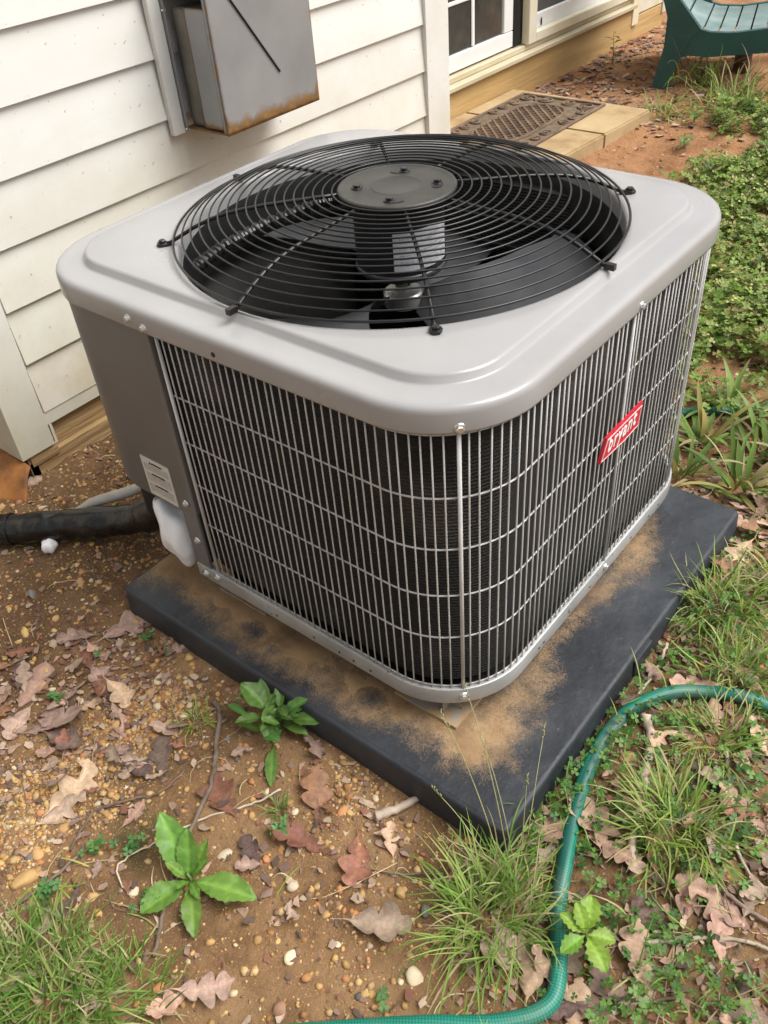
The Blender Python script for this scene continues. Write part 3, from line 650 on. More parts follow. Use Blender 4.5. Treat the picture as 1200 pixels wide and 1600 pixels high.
# fin-tube rows visible on the inside face of the coil
P2 = outline(.14, .38, -.077, 10)
for k in range(9):
    z = .17+k*.048
    mb = MB(); mb.tube([(a_, b_, z) for a_, b_ in P2], .0035, 5); ab(mb, 'coil_tube', DARK)
# --- wire grille
gr_ = sub('wire_grille')
PW = dense(outline(.134, -.16, .0, 24), .004)
sarc = np.concatenate([[0], np.cumsum([math.hypot(b_[0]-a_[0], b_[1]-a_[1]) for a_, b_ in zip(PW, PW[1:])])])
def at(s_):
    return float(np.interp(s_, sarc, [p[0] for p in PW])), float(np.interp(s_, sarc, [p[1] for p in PW]))
mb = MB(); mb.tube([(0, 0, .1285), (0, 0, .26), (0, 0, .38), (0, 0, .50), (0, 0, .6075)], .00128, 6); vw = mb.mesh('wire', True)
s_mid = float(sarc[min(range(len(PW)), key=lambda i: abs(PW[i][0]-.0025)+abs(PW[i][1]-AY0))])
s_cor = float(sarc[min(range(len(PW)), key=lambda i: abs(PW[i][0]-c45)+abs(PW[i][1]-c45))])
s_ = .0135
while s_ < sarc[-1]:
    if abs(s_-s_mid) > .006 and abs(s_-s_cor) > .006:
        x_, y_ = at(s_); o = link('wire', vw, WIREM, gr_); o.location = (x_+random.uniform(-.0004, .0004), y_+random.uniform(-.0004, .0004), random.uniform(-.0015, .001)); o.rotation_euler = (R(random.uniform(-.12, .12)), R(random.uniform(-.12, .12)), 0)
    s_ += .01435
for z in (.602, .5056, .4196, .3341, .2495, .1416):
    Q = dense(outline(.138, -.17, -.0028, 20), .03)
    mb = MB(); mb.tube([(a_, b_, z) for a_, b_ in Q], .00135, 6); mb.build('cross_wire', WIREM, gr_, True)
for (x_, y_, r_) in ((c45-.0005, c45-.0005, .0029), (.0025, AY0-.001, .0026), (AX0, .134, .0030)):
    mb = MB(); mb.tube([(x_, y_, .126), (x_, y_, .611)], r_, 8); mb.build('grille_post', WIREM, gr_, True)
# --- control panel (bent sheet round the rear-left corner)
def rear(ys, xe, off, n=14):
    P = [(xe, AY1+off)]+[(AX0+AR+(AR+off)*math.cos(R(t)), AY1-AR+(AR+off)*math.sin(R(t))) for t in np.linspace(90, 180, n)]+[(AX0-off, ys)]
    return P
P = rear(.158, -.15, .003, 18)
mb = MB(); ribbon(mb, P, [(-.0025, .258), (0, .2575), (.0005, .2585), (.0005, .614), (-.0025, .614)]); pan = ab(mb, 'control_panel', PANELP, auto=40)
mb = MB()
V = []
for z0, ch in ((.614, 0), (.275, 0), (.262, .006)):
    pass
# rolled right edge of the panel
prof_ = [(AX0-.0035, .158), (AX0-.0042, .156), (AX0-.0042, .1515), (AX0-.0032, .148), (AX0+.004, .147)]
zz_ = [.262, .268, .614]
mb = MB(); V = []
for i, z in enumerate(zz_):
    for a_, b_ in prof_: V.append((a_, b_+(.0035 if i == 0 else 0), z))
k_ = len(prof_); mb.add(V, [(i*k_+j, i*k_+j+1, (i+1)*k_+j+1, (i+1)*k_+j) for i in range(len(zz_)-1) for j in range(k_-1)])
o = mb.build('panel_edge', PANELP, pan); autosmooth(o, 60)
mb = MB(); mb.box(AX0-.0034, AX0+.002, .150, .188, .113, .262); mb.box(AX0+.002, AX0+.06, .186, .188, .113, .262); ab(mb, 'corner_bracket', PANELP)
mb = MB(); mb.box(AX0+.052, AX0+.07, .13, .40, .113, .60); ab(mb, 'valve_plate', DARK)
hexbolt('screw', (AX0-.0045, .169, .283), (-1, 0, 0)); hexbolt('screw', (AX0-.0036, .166, .20), (-1, 0, 0))
# --- printed notice on the panel
def print_mat(name, paper, ink, rows, axis_h, cols=260):
    m = bpy.data.materials.new(name); m.use_nodes = True; nt = m.node_tree; N = nt.nodes; L = nt.links; b = N['Principled BSDF']; b.inputs['Roughness'].default_value = .5
    tc = N.new('ShaderNodeTexCoord'); sp = N.new('ShaderNodeSeparateXYZ'); L.new(tc.outputs['Generated'], sp.inputs[0])
    def mth(op, a_, b_=None):
        x_ = N.new('ShaderNodeMath'); x_.operation = op
        for i, q in enumerate((a_, b_)):
            if q is None: continue
            if isinstance(q, (int, float)): x_.inputs[i].default_value = q
            else: L.new(q, x_.inputs[i])
        return x_.outputs[0]
    h = sp.outputs[axis_h]; v = sp.outputs['Z']
    line = mth('GREATER_THAN', mth('FRACT', mth('MULTIPLY', v, rows)), .42)
    cb = N.new('ShaderNodeCombineXYZ'); L.new(mth('MULTIPLY', h, cols), cb.inputs[0]); L.new(mth('MULTIPLY', mth('FLOOR', mth('MULTIPLY', v, rows)), 7.3), cb.inputs[1])
    nz = N.new('ShaderNodeTexNoise'); nz.inputs['Scale'].default_value = .35; nz.inputs['Detail'].default_value = 2; L.new(cb.outputs[0], nz.inputs[0])
    word = mth('GREATER_THAN', nz.outputs[0], .46)
    inx = mth('MULTIPLY', mth('GREATER_THAN', h, .06), mth('LESS_THAN', h, .94))
    iny = mth('MULTIPLY', mth('GREATER_THAN', v, .10), mth('LESS_THAN', v, .86))
    blk = mth('GREATER_THAN', mth('FRACT', mth('MULTIPLY', v, 3.2)), .20)
    fac = mth('MULTIPLY', mth('MULTIPLY', mth('MULTIPLY', line, word), mth('MULTIPLY', inx, iny)), blk)
    mx = N.new('ShaderNodeMix'); mx.data_type = 'RGBA'; mx.inputs[6].default_value = (*paper, 1); mx.inputs[7].default_value = (*ink, 1)
    L.new(mth('MULTIPLY', fac, .8), mx.inputs[0]); L.new(mx.outputs[2], b.inputs['Base Color']); return m
mb = MB(); mb.box(AX0-.0049, AX0-.0036, .1935, .266, .2635, .346); lb = mb.build('notice_label', print_mat('notice_print', (.62, .61, .57), (.10, .10, .10), 34, 'Y'), pan)
for z in (.336, .312, .287):
    mb = MB(); mb.box(AX0-.0052, AX0-.00495, .212, .238, z, z+.0035); mb.build('heading', DARK, lb)
    mb = MB(); mb.prism([(.246, z-.0005), (.242, z+.0045), (.238+.0118-.012, z-.0005)], AX0-.0052, AX0-.00495, 'x'); mb.build('warning_triangle', DARK, lb)
# --- badge
bd = sub('badge')
poly = [(-.069, .3925), (-.02, .389), (.004, .3865), (.057, .3885), (.063, .4295), (-.054, .4305)]
mb = MB(); mb.prism(poly, AY0-.0065, AY0-.002, 'y'); mb.build('badge_plate', RED, bd)
cxm = sum(p[0] for p in poly)/6; czm = sum(p[1] for p in poly)/6
def shr(k, p=poly): return [(cxm+(a_-cxm)*(1-k*.36), czm+(b_-czm)*(1-k)) for a_, b_ in p]
o1, o2 = shr(.15), shr(.20); n6 = len(poly)
mb = MB(); V = [(a_, AY0-.0070, b_) for a_, b_ in o1]+[(a_, AY0-.0070, b_) for a_, b_ in o2]+[(a_, AY0-.0062, b_) for a_, b_ in o1]+[(a_, AY0-.0062, b_) for a_, b_ in o2]
F = []
for i in range(n6):
    j = (i+1) % n6; F += [(i, j, n6+j, n6+i), (2*n6+i, 3*n6+i, 3*n6+j, 2*n6+j), (i, 2*n6+i, 2*n6+j, j), (n6+i, n6+j, 3*n6+j, 3*n6+i)]
mb.add(V, F); mb.build('badge_border', WHITE, bd)
def glyphs(txt, shear=.25, bold=.012, extr=.03):
    def tm(body):
        cu = bpy.data.curves.new('t', 'FONT'); cu.body = body; cu.size = 1; cu.shear = shear; cu.offset = bold; cu.extrude = extr; cu.resolution_u = 3; cu.space_character = 1.12
        t = bpy.data.objects.new('t', cu); C.objects.link(t); bpy.context.view_layer.update()
        me = bpy.data.meshes.new_from_object(t.evaluated_get(bpy.context.evaluated_depsgraph_get()))
        bpy.data.objects.remove(t); bpy.data.curves.remove(cu); return me
    out = []; xm = 0
    for i, ch in enumerate(txt):
        pm = tm(txt[:i+1]); xm = max(v.co.x for v in pm.vertices) if i else None; bpy.data.meshes.remove(pm)
        me = tm(ch); w = max(v.co.x for v in me.vertices)
        if xm is not None:
            for v in me.vertices: v.co.x += xm-w
        out.append(me)
    return out, max(v.co.x for v in out[-1].vertices)
Ls, wd = glyphs('bryant', .25, .008, .02)
for me in Ls:
    k = .094/wd
    for v in me.vertices: v.co = Vector((-.050+v.co.x*k, AY0-.0069-v.co.z*.018, .4015+v.co.y*.037))
    link('letter', me, WHITE, bd)
# --- fan: guard, hub, motor, blades
gd = sub('fan_guard')
def gz(r_): return float(np.interp(r_, [.0, .085, .20, .255, .30, .33, .352, .37], [.7115, .711, .7075, .703, .692, .678, .667, .663]))
NR = 18
for k in range(NR):
    r_ = .099+(.3475-.099)*k/(NR-1); z = gz(r_)+.002
    rt = .00145 if k < NR-1 else .0020
    mb = MB(); mb.tube([(FX+r_*math.cos(2*math.pi*t/120), FY+r_*math.sin(2*math.pi*t/120), z) for t in range(120)], rt, 7, closed=True); mb.build('guard_ring', BLACKW, gd, True)
for k in range(8):
    an = R(k*45); bolt = k % 2 == 1
    rs = [.075, .12, .16, .20, .235, .262, .29, .315, .335, .352]+([.358] if bolt else [.362])
    mb = MB(); mb.tube([(FX+q*math.cos(an), FY+q*math.sin(an), gz(q)-.0015) for q in rs], .0030, 8); sp_ = mb.build('guard_spoke', BLACKW, gd, True)
    ca, sa = math.cos(an), math.sin(an)
    def loc(a_, b_, z_): return (FX+ca*a_-sa*b_, FY+sa*a_+ca*b_, z_)
    if bolt:
        mb = MB(); poly_ = [(.350, -.0035), (.360, -.007), (.368, -.0078), (.3745, -.004), (.3745, .004), (.368, .0078), (.360, .007), (.350, .0035)]
        mb.add([loc(a_, b_, .6618) for a_, b_ in poly_]+[loc(a_, b_, .6652) for a_, b_ in poly_], [tuple(range(7, -1, -1)), tuple(range(8, 16))]+[(i, (i+1) % 8, 8+(i+1) % 8, 8+i) for i in range(8)]); mb.build('tab', BLACKW, sp_)
        hexbolt('guard_bolt', loc(.366, 0, .6652), (0, 0, 1), .0068, BLACKW, sp_)
    else:
        mb = MB(); mb.add([loc(a_, b_, z_) for a_ in (.352, .367) for b_ in (-.0038, .0038) for z_ in (.6622, .6705)], [(0, 1, 3, 2), (4, 6, 7, 5), (0, 4, 5, 1), (2, 3, 7, 6), (0, 2, 6, 4), (1, 5, 7, 3)]); mb.build('tab', BLACKW, sp_)
mb = MB(); mb.lathe([(.091, .708), (.0915, .7125), (.090, .715), (.087, .7155), (.084, .7138), (.080, .7128), (.042, .7128), (.0395, .7136), (.038, .7144), (.0365, .7136), (.034, .7129), (0, .7129)], FX, FY, 64); hub = ab(mb, 'guard_hub', HUBM, True); hub.parent = gd; hub.location = (0, 0, 0)
for k in range(4):
    an = R(33+90*k); ca, sa = math.cos(an), math.sin(an)
    mb = MB(); pts = [(FX+ca*.061+(math.cos(t)*.0155*(-sa)+math.sin(t)*.0085*ca), FY+sa*.061+(math.cos(t)*.0155*ca+math.sin(t)*.0085*sa)) for t in np.linspace(0, 2*math.pi, 25)[:-1]]
    mb.prism(pts, .7131, .7137, 'z'); mb.build('slot', BLACKM, hub)
    q = .006*(1 if k % 2 else -1); hexbolt('hub_bolt', (FX+ca*.061-sa*q, FY+sa*.061+ca*q, .7136), (0, 0, 1), .0065, BLACKW, hub)
mb = MB(); mb.lathe([(.030, .712), (.066, .706), (.071, .700), (.0715, .60), (.0715, .592), (.066, .584), (.03, .580), (.012, .577)], FX, FY, 40, cap1=True); mot = ab(mb, 'motor', MOTORM, auto=30)
mb = MB(); mb.lathe([(.0715, .598), (.0735, .597), (.0735, .592), (.068, .585), (.035, .5815)], FX, FY, 40); o = mb.build('motor_cap', BLADEM, mot, True)
V = []; F = []
for i, t in enumerate(np.linspace(-150, -68, 14)):
    for z in (.607, .670): V.append((FX+.0722*math.cos(R(t)), FY+.0722*math.sin(R(t)), z+(-.006 if i > 9 else 0)*(i-9)*.4*(z > .65)))
for i in range(13): F.append((2*i, 2*i+2, 2*i+3, 2*i+1))
mb = MB(); mb.add(V, F); mb.build('motor_label', print_mat('motor_print', (.55, .55, .57), (.30, .30, .33), 12, 'X', 120), mot)
mb = MB(); mb.lathe([(.008, .58), (.008, .535), (.013, .553), (.013, .545), (.030, .543), (.033, .540), (.033, .520), (.028, .518)], FX, FY, 32, cap1=True); ab(mb, 'blade_hub', ALU, auto=30)
for k in range(3):
    a0 = -82+120*k
    nu, nv = 16, 12; V = []
    for i in range(nu):
        for j in range(nv):
            t = j/(nv-1); r_ = .035+(.325-.035)*t; half = np.interp(t, [0, .2, .6, 1], [26, 30, 42, 44]); u = i/(nu-1)
            an = a0+(u-.5)*2*half+10*t
            camb = .010*math.sin(math.pi*u)*t
            zz = .532+(u-.5)*np.interp(t, [0, .25, 1], [.03, .075, .085])+camb
            rr = r_-(.018*abs(2*u-1)**3 if t > .9 else 0)
            V.append((FX+rr*math.cos(R(an)), FY+rr*math.sin(R(an)), zz))
    n_ = len(V); V += [(a_, b_, c_-.0018) for a_, b_, c_ in V]
    F = [(i*nv+j, (i+1)*nv+j, (i+1)*nv+j+1, i*nv+j+1) for i in range(nu-1) for j in range(nv-1)]; F += [tuple(q+n_ for q in reversed(f_)) for f_ in F]
    mb = MB(); mb.add(V, F); o = ab(mb, 'fan_blade', BLADEM, True)
mb = MB(); mb.lathe([(.3402, .636), (.336, .62), (.335, .57), (.338, .555), (.35, .54), (.352, .548), (.341, .57), (.3405, .625)], FX, FY, 96); ab(mb, 'fan_shroud', SHROUD, True)
# corrugated motor cable
pa = [Vector((-.300, .140, .668)), Vector((-.24, .148, .672)), Vector((-.16, .130, .684)), Vector((-.08, .095, .694)), Vector((-.03, .07, .690))]
path = []
for i in range(len(pa)-1):
    for t in np.linspace(0, 1, 24, endpoint=False): path.append(pa[i].lerp(pa[i+1], t))
mb = MB(); mb.tube(path, [.0085+.0016*(1 if (i//2) % 2 else -1) for i in range(len(path))], 10); ab(mb, 'motor_cable', BLACKW)

# ------------------------------------------------------------------ refrigerant line, conduit, foam, plate
def smooth_path(P, n=10):
    P = [Vector(p) for p in P]; out = []
    for i in range(len(P)-1):
        p0 = P[max(i-1, 0)]; p1 = P[i]; p2 = P[i+1]; p3 = P[min(i+2, len(P)-1)]
        for t in np.linspace(0, 1, n, endpoint=False):
            out.append(.5*((2*p1)+(p2-p0)*t+(2*p0-5*p1+4*p2-p3)*t*t+(3*p1-p0-3*p2+p3)*t**3))
    out.append(P[-1]); return out
line = thing('refrigerant_line', 'thick black taped refrigerant line leading into the air conditioner', 'pipe', (-.42, .6, .0))
LO = Vector((.42, -.6, 0))
pth = smooth_path([(-.95, 1.28, .034), (-.70, .955, .034), (-.515, .712, .036), (-.464, .647, .037), (-.412, .584, .04), (-.352, .492, .052), (-.322, .430, .078), (-.31, .395, .10)], 14)
mb = MB(); mb.tube(pth, [.0325*(1+.035*math.sin(i*.31+1)+.025*math.sin(i*.73)) for i in range(len(pth))], 18); o = mb.build('insulation', PIPEM, line, True); o.location = LO
pth2 = smooth_path([(-.33, .445, .068), (-.312, .402, .098), (-.305, .372, .118), (-.318, .345, .135)], 8)
mb = MB(); mb.tube(pth2, list(np.interp(range(len(pth2)), [0, 8, 16, len(pth2)-1], [.036, .040, .036, .020])), 16); o = mb.build('end_wrap', PIPEM, line, True); o.location = LO
for t, rr in ((30, .0345), (79, .0335), (88, .0350)):
    i = min(t, len(pth)-2); a_ = pth[i]; d_ = (pth[i+1]-pth[i-1]).normalized()
    mb = MB(); mb.tube([a_-d_*.003, a_+d_*.003], rr, 18); o = mb.build('cable_tie', BLACKM, line, False); o.location = LO
cond = MB(); cond.tube(smooth_path([(-.78, 1.12, .012), (-.50, .77, .012), (-.405, .635, .030), (-.362, .578, .066), (-.322, .535, .080), (-.285, .49, .10), (-.26, .42, .15), (-.26, .40, .25)], 10), .0115, 12)
tag(cond.build('conduit', CONDM, None, True), 'thin pale grey conduit running behind the black refrigerant line', 'conduit')
# foam blob as a lumpy closed surface
bm = bmesh.new(); bmesh.ops.create_icosphere(bm, subdivisions=4, radius=1)
for v in bm.verts:
    d_ = v.co.copy(); k = 1+.10*math.sin(d_.x*5+1)*math.cos(d_.z*4)+.07*math.sin(d_.y*7+d_.z*5)+.05*math.sin(d_.x*9+d_.y*8)
    bend = .030*(max(d_.z, -.3)**2-.4)
    v.co = Vector((d_.x*.042*k, d_.y*(.035+.009*(-d_.z))*k+bend, d_.z*.068*k))
me = bpy.data.meshes.new('foam'); bm.to_mesh(me); bm.free(); me.polygons.foreach_set('use_smooth', np.ones(len(me.polygons), dtype=bool))
o = link('foam_sealant', me, FOAMM); o.location = (-.378, .250, .172); o.rotation_euler = (R(-14), 0, 0)
tag(o, 'lumpy white expanding foam below the control panel', 'foam')
bm = bmesh.new(); bmesh.ops.create_icosphere(bm, subdivisions=3, radius=.016)
for v in bm.verts: v.co = v.co*(1+.15*math.sin(v.co.x*300)*math.cos(v.co.y*260))
me = bpy.data.meshes.new('foam_lump'); bm.to_mesh(me); bm.free(); me.polygons.foreach_set('use_smooth', np.ones(len(me.polygons), dtype=bool))
o = link('foam_lump', me, FOAMM); o.location = (-.474, .606, .014); tag(o, 'small white foam lump on the soil under the black line', 'foam')
u, v = np.meshgrid(np.linspace(0, 1, 18), np.linspace(0, 1, 14), indexing='ij')
P00, P10, P01, P11 = [np.array(q) for q in ((-.362, 1.06, .055), (-.352, .835, .048), (-.50, 1.0, -.005), (-.412, .79, -.002))]
S = ((1-u)*(1-v))[..., None]*P00+(u*(1-v))[..., None]*P10+((1-u)*v)[..., None]*P01+(u*v)[..., None]*P11
S[..., 2] += .012*np.sin(v*3.1)+.006*(fbm(u*4, v*4, 3)-.5)
S[..., 0] += .02*np.clip(u-.8, 0, 1)*(0.5-v)*-1
n_ = 18*14; V = np.concatenate([S.reshape(-1, 3), S.reshape(-1, 3)-[0, 0, .004]]); ij = (np.arange(17)[:, None]*14+np.arange(13)[None, :]).ravel()
Q = np.stack([ij, ij+14, ij+15, ij+1], -1); rim = [i*14 for i in range(18)]+[17*14+j for j in range(1, 14)]+[i*14+13 for i in range(16, -1, -1)]+list(range(12, 0, -1)); rim = np.array(rim); rn = np.roll(rim, -1)
o = link('rusty_plate', npmesh('rusty_plate', V, np.concatenate([Q, Q[:, ::-1]+n_, np.stack([rim, rim+n_, rn+n_, rn], -1)]), True), RUSTM)
tag(o, 'bent orange rusty metal plate leaning at the foot of the corner post', 'metal plate')

# ------------------------------------------------------------------ slabs, mat, chair, stump
for x0, x1, lab in ((1.60, 2.233, 'tan concrete slab under the doormat'), (2.238, 2.595, 'tan concrete slab end beyond the seam')):
    mb = MB(); V = [(x0, .80-.06*(x0-1.6)/1, 0), (x1, .80-.06*(x1-1.6), 0), (x1+.03*(x1 > 2.5), 1.424, 0), (x0, 1.424, 0)]
    bm = bmesh.new(); vs = [bm.verts.new((a_, b_, -.06)) for a_, b_, _ in V]+[bm.verts.new((a_, b_, .052)) for a_, b_, _ in V]
    for q in ((3, 2, 1, 0), (4, 5, 6, 7), (0, 1, 5, 4), (1, 2, 6, 5), (2, 3, 7, 6), (3, 0, 4, 7)): bm.faces.new([vs[i] for i in q])
    bmesh.ops.bevel(bm, geom=bm.edges[:], offset=.006, segments=2, affect='EDGES')
    me = bpy.data.meshes.new('paving_slab'); bm.to_mesh(me); bm.free(); o = link('paving_slab', me, CONC); tag(o, lab, 'slab', 'slabs of the door step')
mat_t = thing('doormat', 'brown rubber doormat with scroll border and diamond lattice', 'doormat', (2.2, 1.13, .053))
MX, MY = .36, .203
def mt(mb, name, parent=mat_t, smooth=False): return mb.build(name, RUBBER, parent, smooth)
mb = MB()
for (a0, a1, b0, b1) in ((-MX, MX, -MY, -MY+.014), (-MX, MX, MY-.014, MY), (-MX, -MX+.014, -MY+.014, MY-.014), (MX-.014, MX, -MY+.014, MY-.014)): mb.cbox(a0, a1, b0, b1, 0, .010, .002)
mt(mb, 'rim')
mb = MB(); ov = [(.245*math.copysign(abs(math.cos(t))**.55, math.cos(t)), .115*math.copysign(abs(math.sin(t))**.55, math.sin(t)), .005) for t in np.linspace(0, 2*math.pi, 65)[:-1]]
mb.tube(ov, .0065, 6, closed=True); mt(mb, 'inner_frame')
for sgn in (1, -1):
    for c_ in np.arange(-.36, .361, .045):
        pts = [(c_+sgn*t, t) for t in np.linspace(-.11, .11, 45)]
        pts = [p for p in pts if (abs(p[0])/.245)**3.6+(abs(p[1])/.115)**3.6 < 1]
        if len(pts) < 4: continue
        mb = MB(); mb.tube([(pts[0][0], pts[0][1], .005), (pts[-1][0], pts[-1][1], .005)], .0075, 4); mt(mb, 'lattice_bar')
def spiral(cx_, cy_, r_, turns, a0, d_):
    return [(cx_+r_*(1-.8*t)*math.cos(a0+d_*turns*2*math.pi*t), cy_+r_*(1-.8*t)*math.sin(a0+d_*turns*2*math.pi*t), .005) for t in np.linspace(0, 1, 26)]
for sx_ in (-1, 1):
    for sy_ in (-1, 1):
        for (cx_, cy_, r_) in ((.30, .145, .042), (.315, .055, .034), (.22, .162, .026), (.145, .165, .024), (.07, .165, .024)):
            mb = MB(); mb.tube(spiral(sx_*cx_, sy_*cy_, r_, 1.5, random.uniform(0, 6), sx_*sy_), .0058, 5); mt(mb, 'scroll')
mb = MB(); mb.box(-MX+.006, MX-.006, -MY+.006, MY-.006, .0003, .0022); o = mb.build('backing', M('mat_backing', (.16, .115, .07), .9, ramp=[(.3, (.09, .065, .04)), (.7, (.2, .14, .085))], nscale=30), mat_t)

chair = thing('garden_chair', 'weathered green plastic garden chair in the far corner', 'chair', (3.06, .94, 0)); chair.rotation_euler = (0, 0, math.atan2(.3, .954))
# local: x = width (away from the viewer), -y = forward
def cb_(mb, name, mat=CHAIRM, smooth=False, auto=None):
    o = mb.build(name, mat, chair, smooth)
    if auto: autosmooth(o, auto)
    return o
W_ = .56
seatz = lambda d_: float(np.interp(d_, [0, .06, .12, .2, .3, .45, .56], [.40, .31, .252, .228, .225, .245, .26]))
edges = [.03, .095, .175, .24, .305, .37, .435, .50, .56]
for a_, b_ in zip(edges, edges[1:]):
    mb = MB(); ds = np.linspace(a_+.004, b_-.004, 5); V = []
    for d_ in ds:
        for x_ in (.02, W_-.02): V += [(x_, -d_, seatz(d_)), (x_, -d_, seatz(d_)-.014)]
    F = []
    for i in range(4):
        q = i*4; F += [(q, q+4, q+6, q+2), (q+1, q+3, q+7, q+5), (q, q+1, q+5, q+4), (q+2, q+6, q+7, q+3)]
    F += [(0, 2, 3, 1), (16, 17, 19, 18)]; mb.add(V, F); cb_(mb, 'seat_slat', CHAIRT, auto=40)
for x0, x1 in ((-.004, .024), (W_-.024, W_+.004)):
    ds = np.linspace(.02, .58, 16)
    poly_ = [(-d_, seatz(d_)+.003) for d_ in ds]+[(-d_, seatz(d_)-.055-.02*math.sin(d_*5)) for d_ in ds[::-1]]
    poly_ = [(-d_, seatz(d_)+.003) for d_ in ds]+[(-d_, seatz(max(d_, .12))-np.interp(d_, [0, .15, .3, .5, .58], [.16, .105, .085, .095, .12])) for d_ in ds[::-1]]
    mb = MB(); mb.prism(poly_, x0, x1, 'x'); cb_(mb, 'seat_rail')
    mb = MB(); mb.prism([(.012, 0), (-.05, 0), (-.125, .20), (-.165, .245), (-.06, .36), (-.03, .42), (.02, .62), (-.01, .62), (-.045, .62-.2), (-.05, .30)][:6]+[(.0, .60), (.055, .60), (.022, .40), (-.035, .25)], x0-.006, x1+.006, 'x'); cb_(mb, 'rear_leg')
    mb = MB(); mb.prism([(-.50, 0), (-.56, 0), (-.60, .30), (-.585, .58), (-.53, .58), (-.52, .28)], x0-.006, x1+.006, 'x'); cb_(mb, 'front_leg')
    mb = MB(); mb.cbox(x0-.03, x1+.03, -.62, .07, .582, .61, .008); cb_(mb, 'armrest')
for k in range(6):
    x_ = .045+k*.08
    mb = MB(); V = []
    for z_, y_ in ((.34, -.05), (.42, -.01), (.6, .06), (.8, .13), (.98, .185)):
        w_ = .034
        V += [(x_, y_, z_), (x_+2*w_, y_, z_), (x_+2*w_, y_+.014, z_-.003), (x_, y_+.014, z_-.003)]
    F = [(0, 1, 2, 3), (19, 18, 17, 16)]
    for i in range(4):
        for j in range(4): F.append((i*4+j, i*4+(j+1) % 4, i*4+4+(j+1) % 4, i*4+4+j))
    mb.add(V, F); cb_(mb, 'back_slat', CHAIRT)
mb = MB(); mb.cbox(.02, W_-.02, .14, .17, .78, .84, .005); cb_(mb, 'back_rail')
mb = MB(); mb.tube([(0, 0, -.05), (0, 0, .06), (.004, 0, .15), (.002, .002, .205)], [.042, .038, .036, .033], 12); o = mb.build('wooden_post', STUMPM, None, True); o.location = (3.475, .70, 0); tag(o, 'short dark brown post under the green chair', 'post')

# ------------------------------------------------------------------ garden hose
def hose_mat():
    m = M('hose_green', (.01, .2, .13), .48); nt = m.node_tree; N = nt.nodes; L = nt.links; b = N['Principled BSDF']
    uvn = N.new('ShaderNodeAttribute'); uvn.attribute_name = 'Col'; sp = N.new('ShaderNodeSeparateColor'); L.new(uvn.outputs[0], sp.inputs[0])
    def mth(op, a_, b_):
        x_ = N.new('ShaderNodeMath'); x_.operation = op
        for i, q in enumerate((a_, b_)):
            if isinstance(q, (int, float)): x_.inputs[i].default_value = q
            else: L.new(q, x_.inputs[i])
        return x_.outputs[0]
    # braid: crossing dark threads along (R = length in m) and round (G = turn)
    A = mth('FRACT', mth('MULTIPLY', sp.outputs[0], 260.), 0); B = mth('FRACT', mth('MULTIPLY', sp.outputs[1], 16.), 0)
    thr = mth('MAXIMUM', mth('LESS_THAN', A, .32), mth('LESS_THAN', B, .22))
    st = mth('LESS_THAN', mth('ABSOLUTE', mth('SUBTRACT', mth('FRACT', mth('ADD', sp.outputs[1], .25), 0), .5), 0), .10)
    tc = N.new('ShaderNodeTexCoord'); nz = N.new('ShaderNodeTexNoise'); nz.inputs['Scale'].default_value = 14; nz.inputs['Detail'].default_value = 6; L.new(tc.outputs['Object'], nz.inputs[0])
    def mix(fac, a_, c_):
        x_ = N.new('ShaderNodeMix'); x_.data_type = 'RGBA'; L.new(fac, x_.inputs[0])
        for i, q in ((6, a_), (7, c_)):
            if isinstance(q, tuple): x_.inputs[i].default_value = (*q, 1)
            else: L.new(q, x_.inputs[i])
        return x_.outputs[2]
    c = mix(thr, (.012, .235, .155), (.006, .115, .085)); c = mix(mth('MULTIPLY', st, .8), c, (.008, .075, .062))
    mr = N.new('ShaderNodeMapRange'); mr.inputs[1].default_value = .47; mr.inputs[2].default_value = .75; mr.inputs[4].default_value = .6; L.new(nz.outputs[0], mr.inputs[0])
    c = mix(mr.outputs[0], c, (.13, .14, .09)); L.new(c, b.inputs['Base Color'])
    bp = N.new('ShaderNodeBump'); bp.inputs['Strength'].default_value = .25; bp.inputs['Distance'].default_value = .001; L.new(thr, bp.inputs['Height']); L.new(bp.outputs[0], b.inputs['Normal'])
    return m
hp = [(-1.3, .0), (-1.03, -.225), (-.817, -.457), (-.736, -.558), (-.678, -.632), (-.625, -.668), (-.575, -.655), (-.515, -.618), (-.455, -.595), (-.395, -.572), (-.34, -.556), (-.29, -.546), (-.24, -.541), (-.185, -.546), (-.14, -.565), (-.10, -.594), (-.07, -.632), (-.05, -.68), (-.035, -.74), (-.02, -.85), (.02, -1.0), (.2, -1.12), (.55, -1.0), (.78, -.75), (.83, -.55), (.79, -.42), (.70, -.30), (.60, -.17), (.52, .0)]
hz = [float(gh(a_, b_))+.0125 for a_, b_ in hp]
pth = smooth_path([(a_, b_, z_) for (a_, b_), z_ in zip(hp, hz)], 14)
nseg = 18; V = []; cols = []; s_ = 0
for i, p in enumerate(pth):
    a_ = pth[max(i-1, 0)]; b_ = pth[min(i+1, len(pth)-1)]; t = (b_-a_).normalized(); w_ = t.cross(Vector((0, 0, 1))).normalized(); up = w_.cross(t)
    if i: s_ += (p-pth[i-1]).length
    for k in range(nseg+1):
        an = 2*math.pi*k/nseg; V.append((p+w_*math.cos(an)*.0114+up*math.sin(an)*.0110)[:]); cols.append((s_, k/nseg+s_*.8, 0))
F = np.array([(i*(nseg+1)+k, i*(nseg+1)+k+1, (i+1)*(nseg+1)+k+1, (i+1)*(nseg+1)+k) for i in range(len(pth)-1) for k in range(nseg)])
o = link('garden_hose', npmesh('garden_hose', V, F, True, np.array(cols)), hose_mat())
tag(o, 'green braided garden hose curving across the ground beside the pad', 'hose')
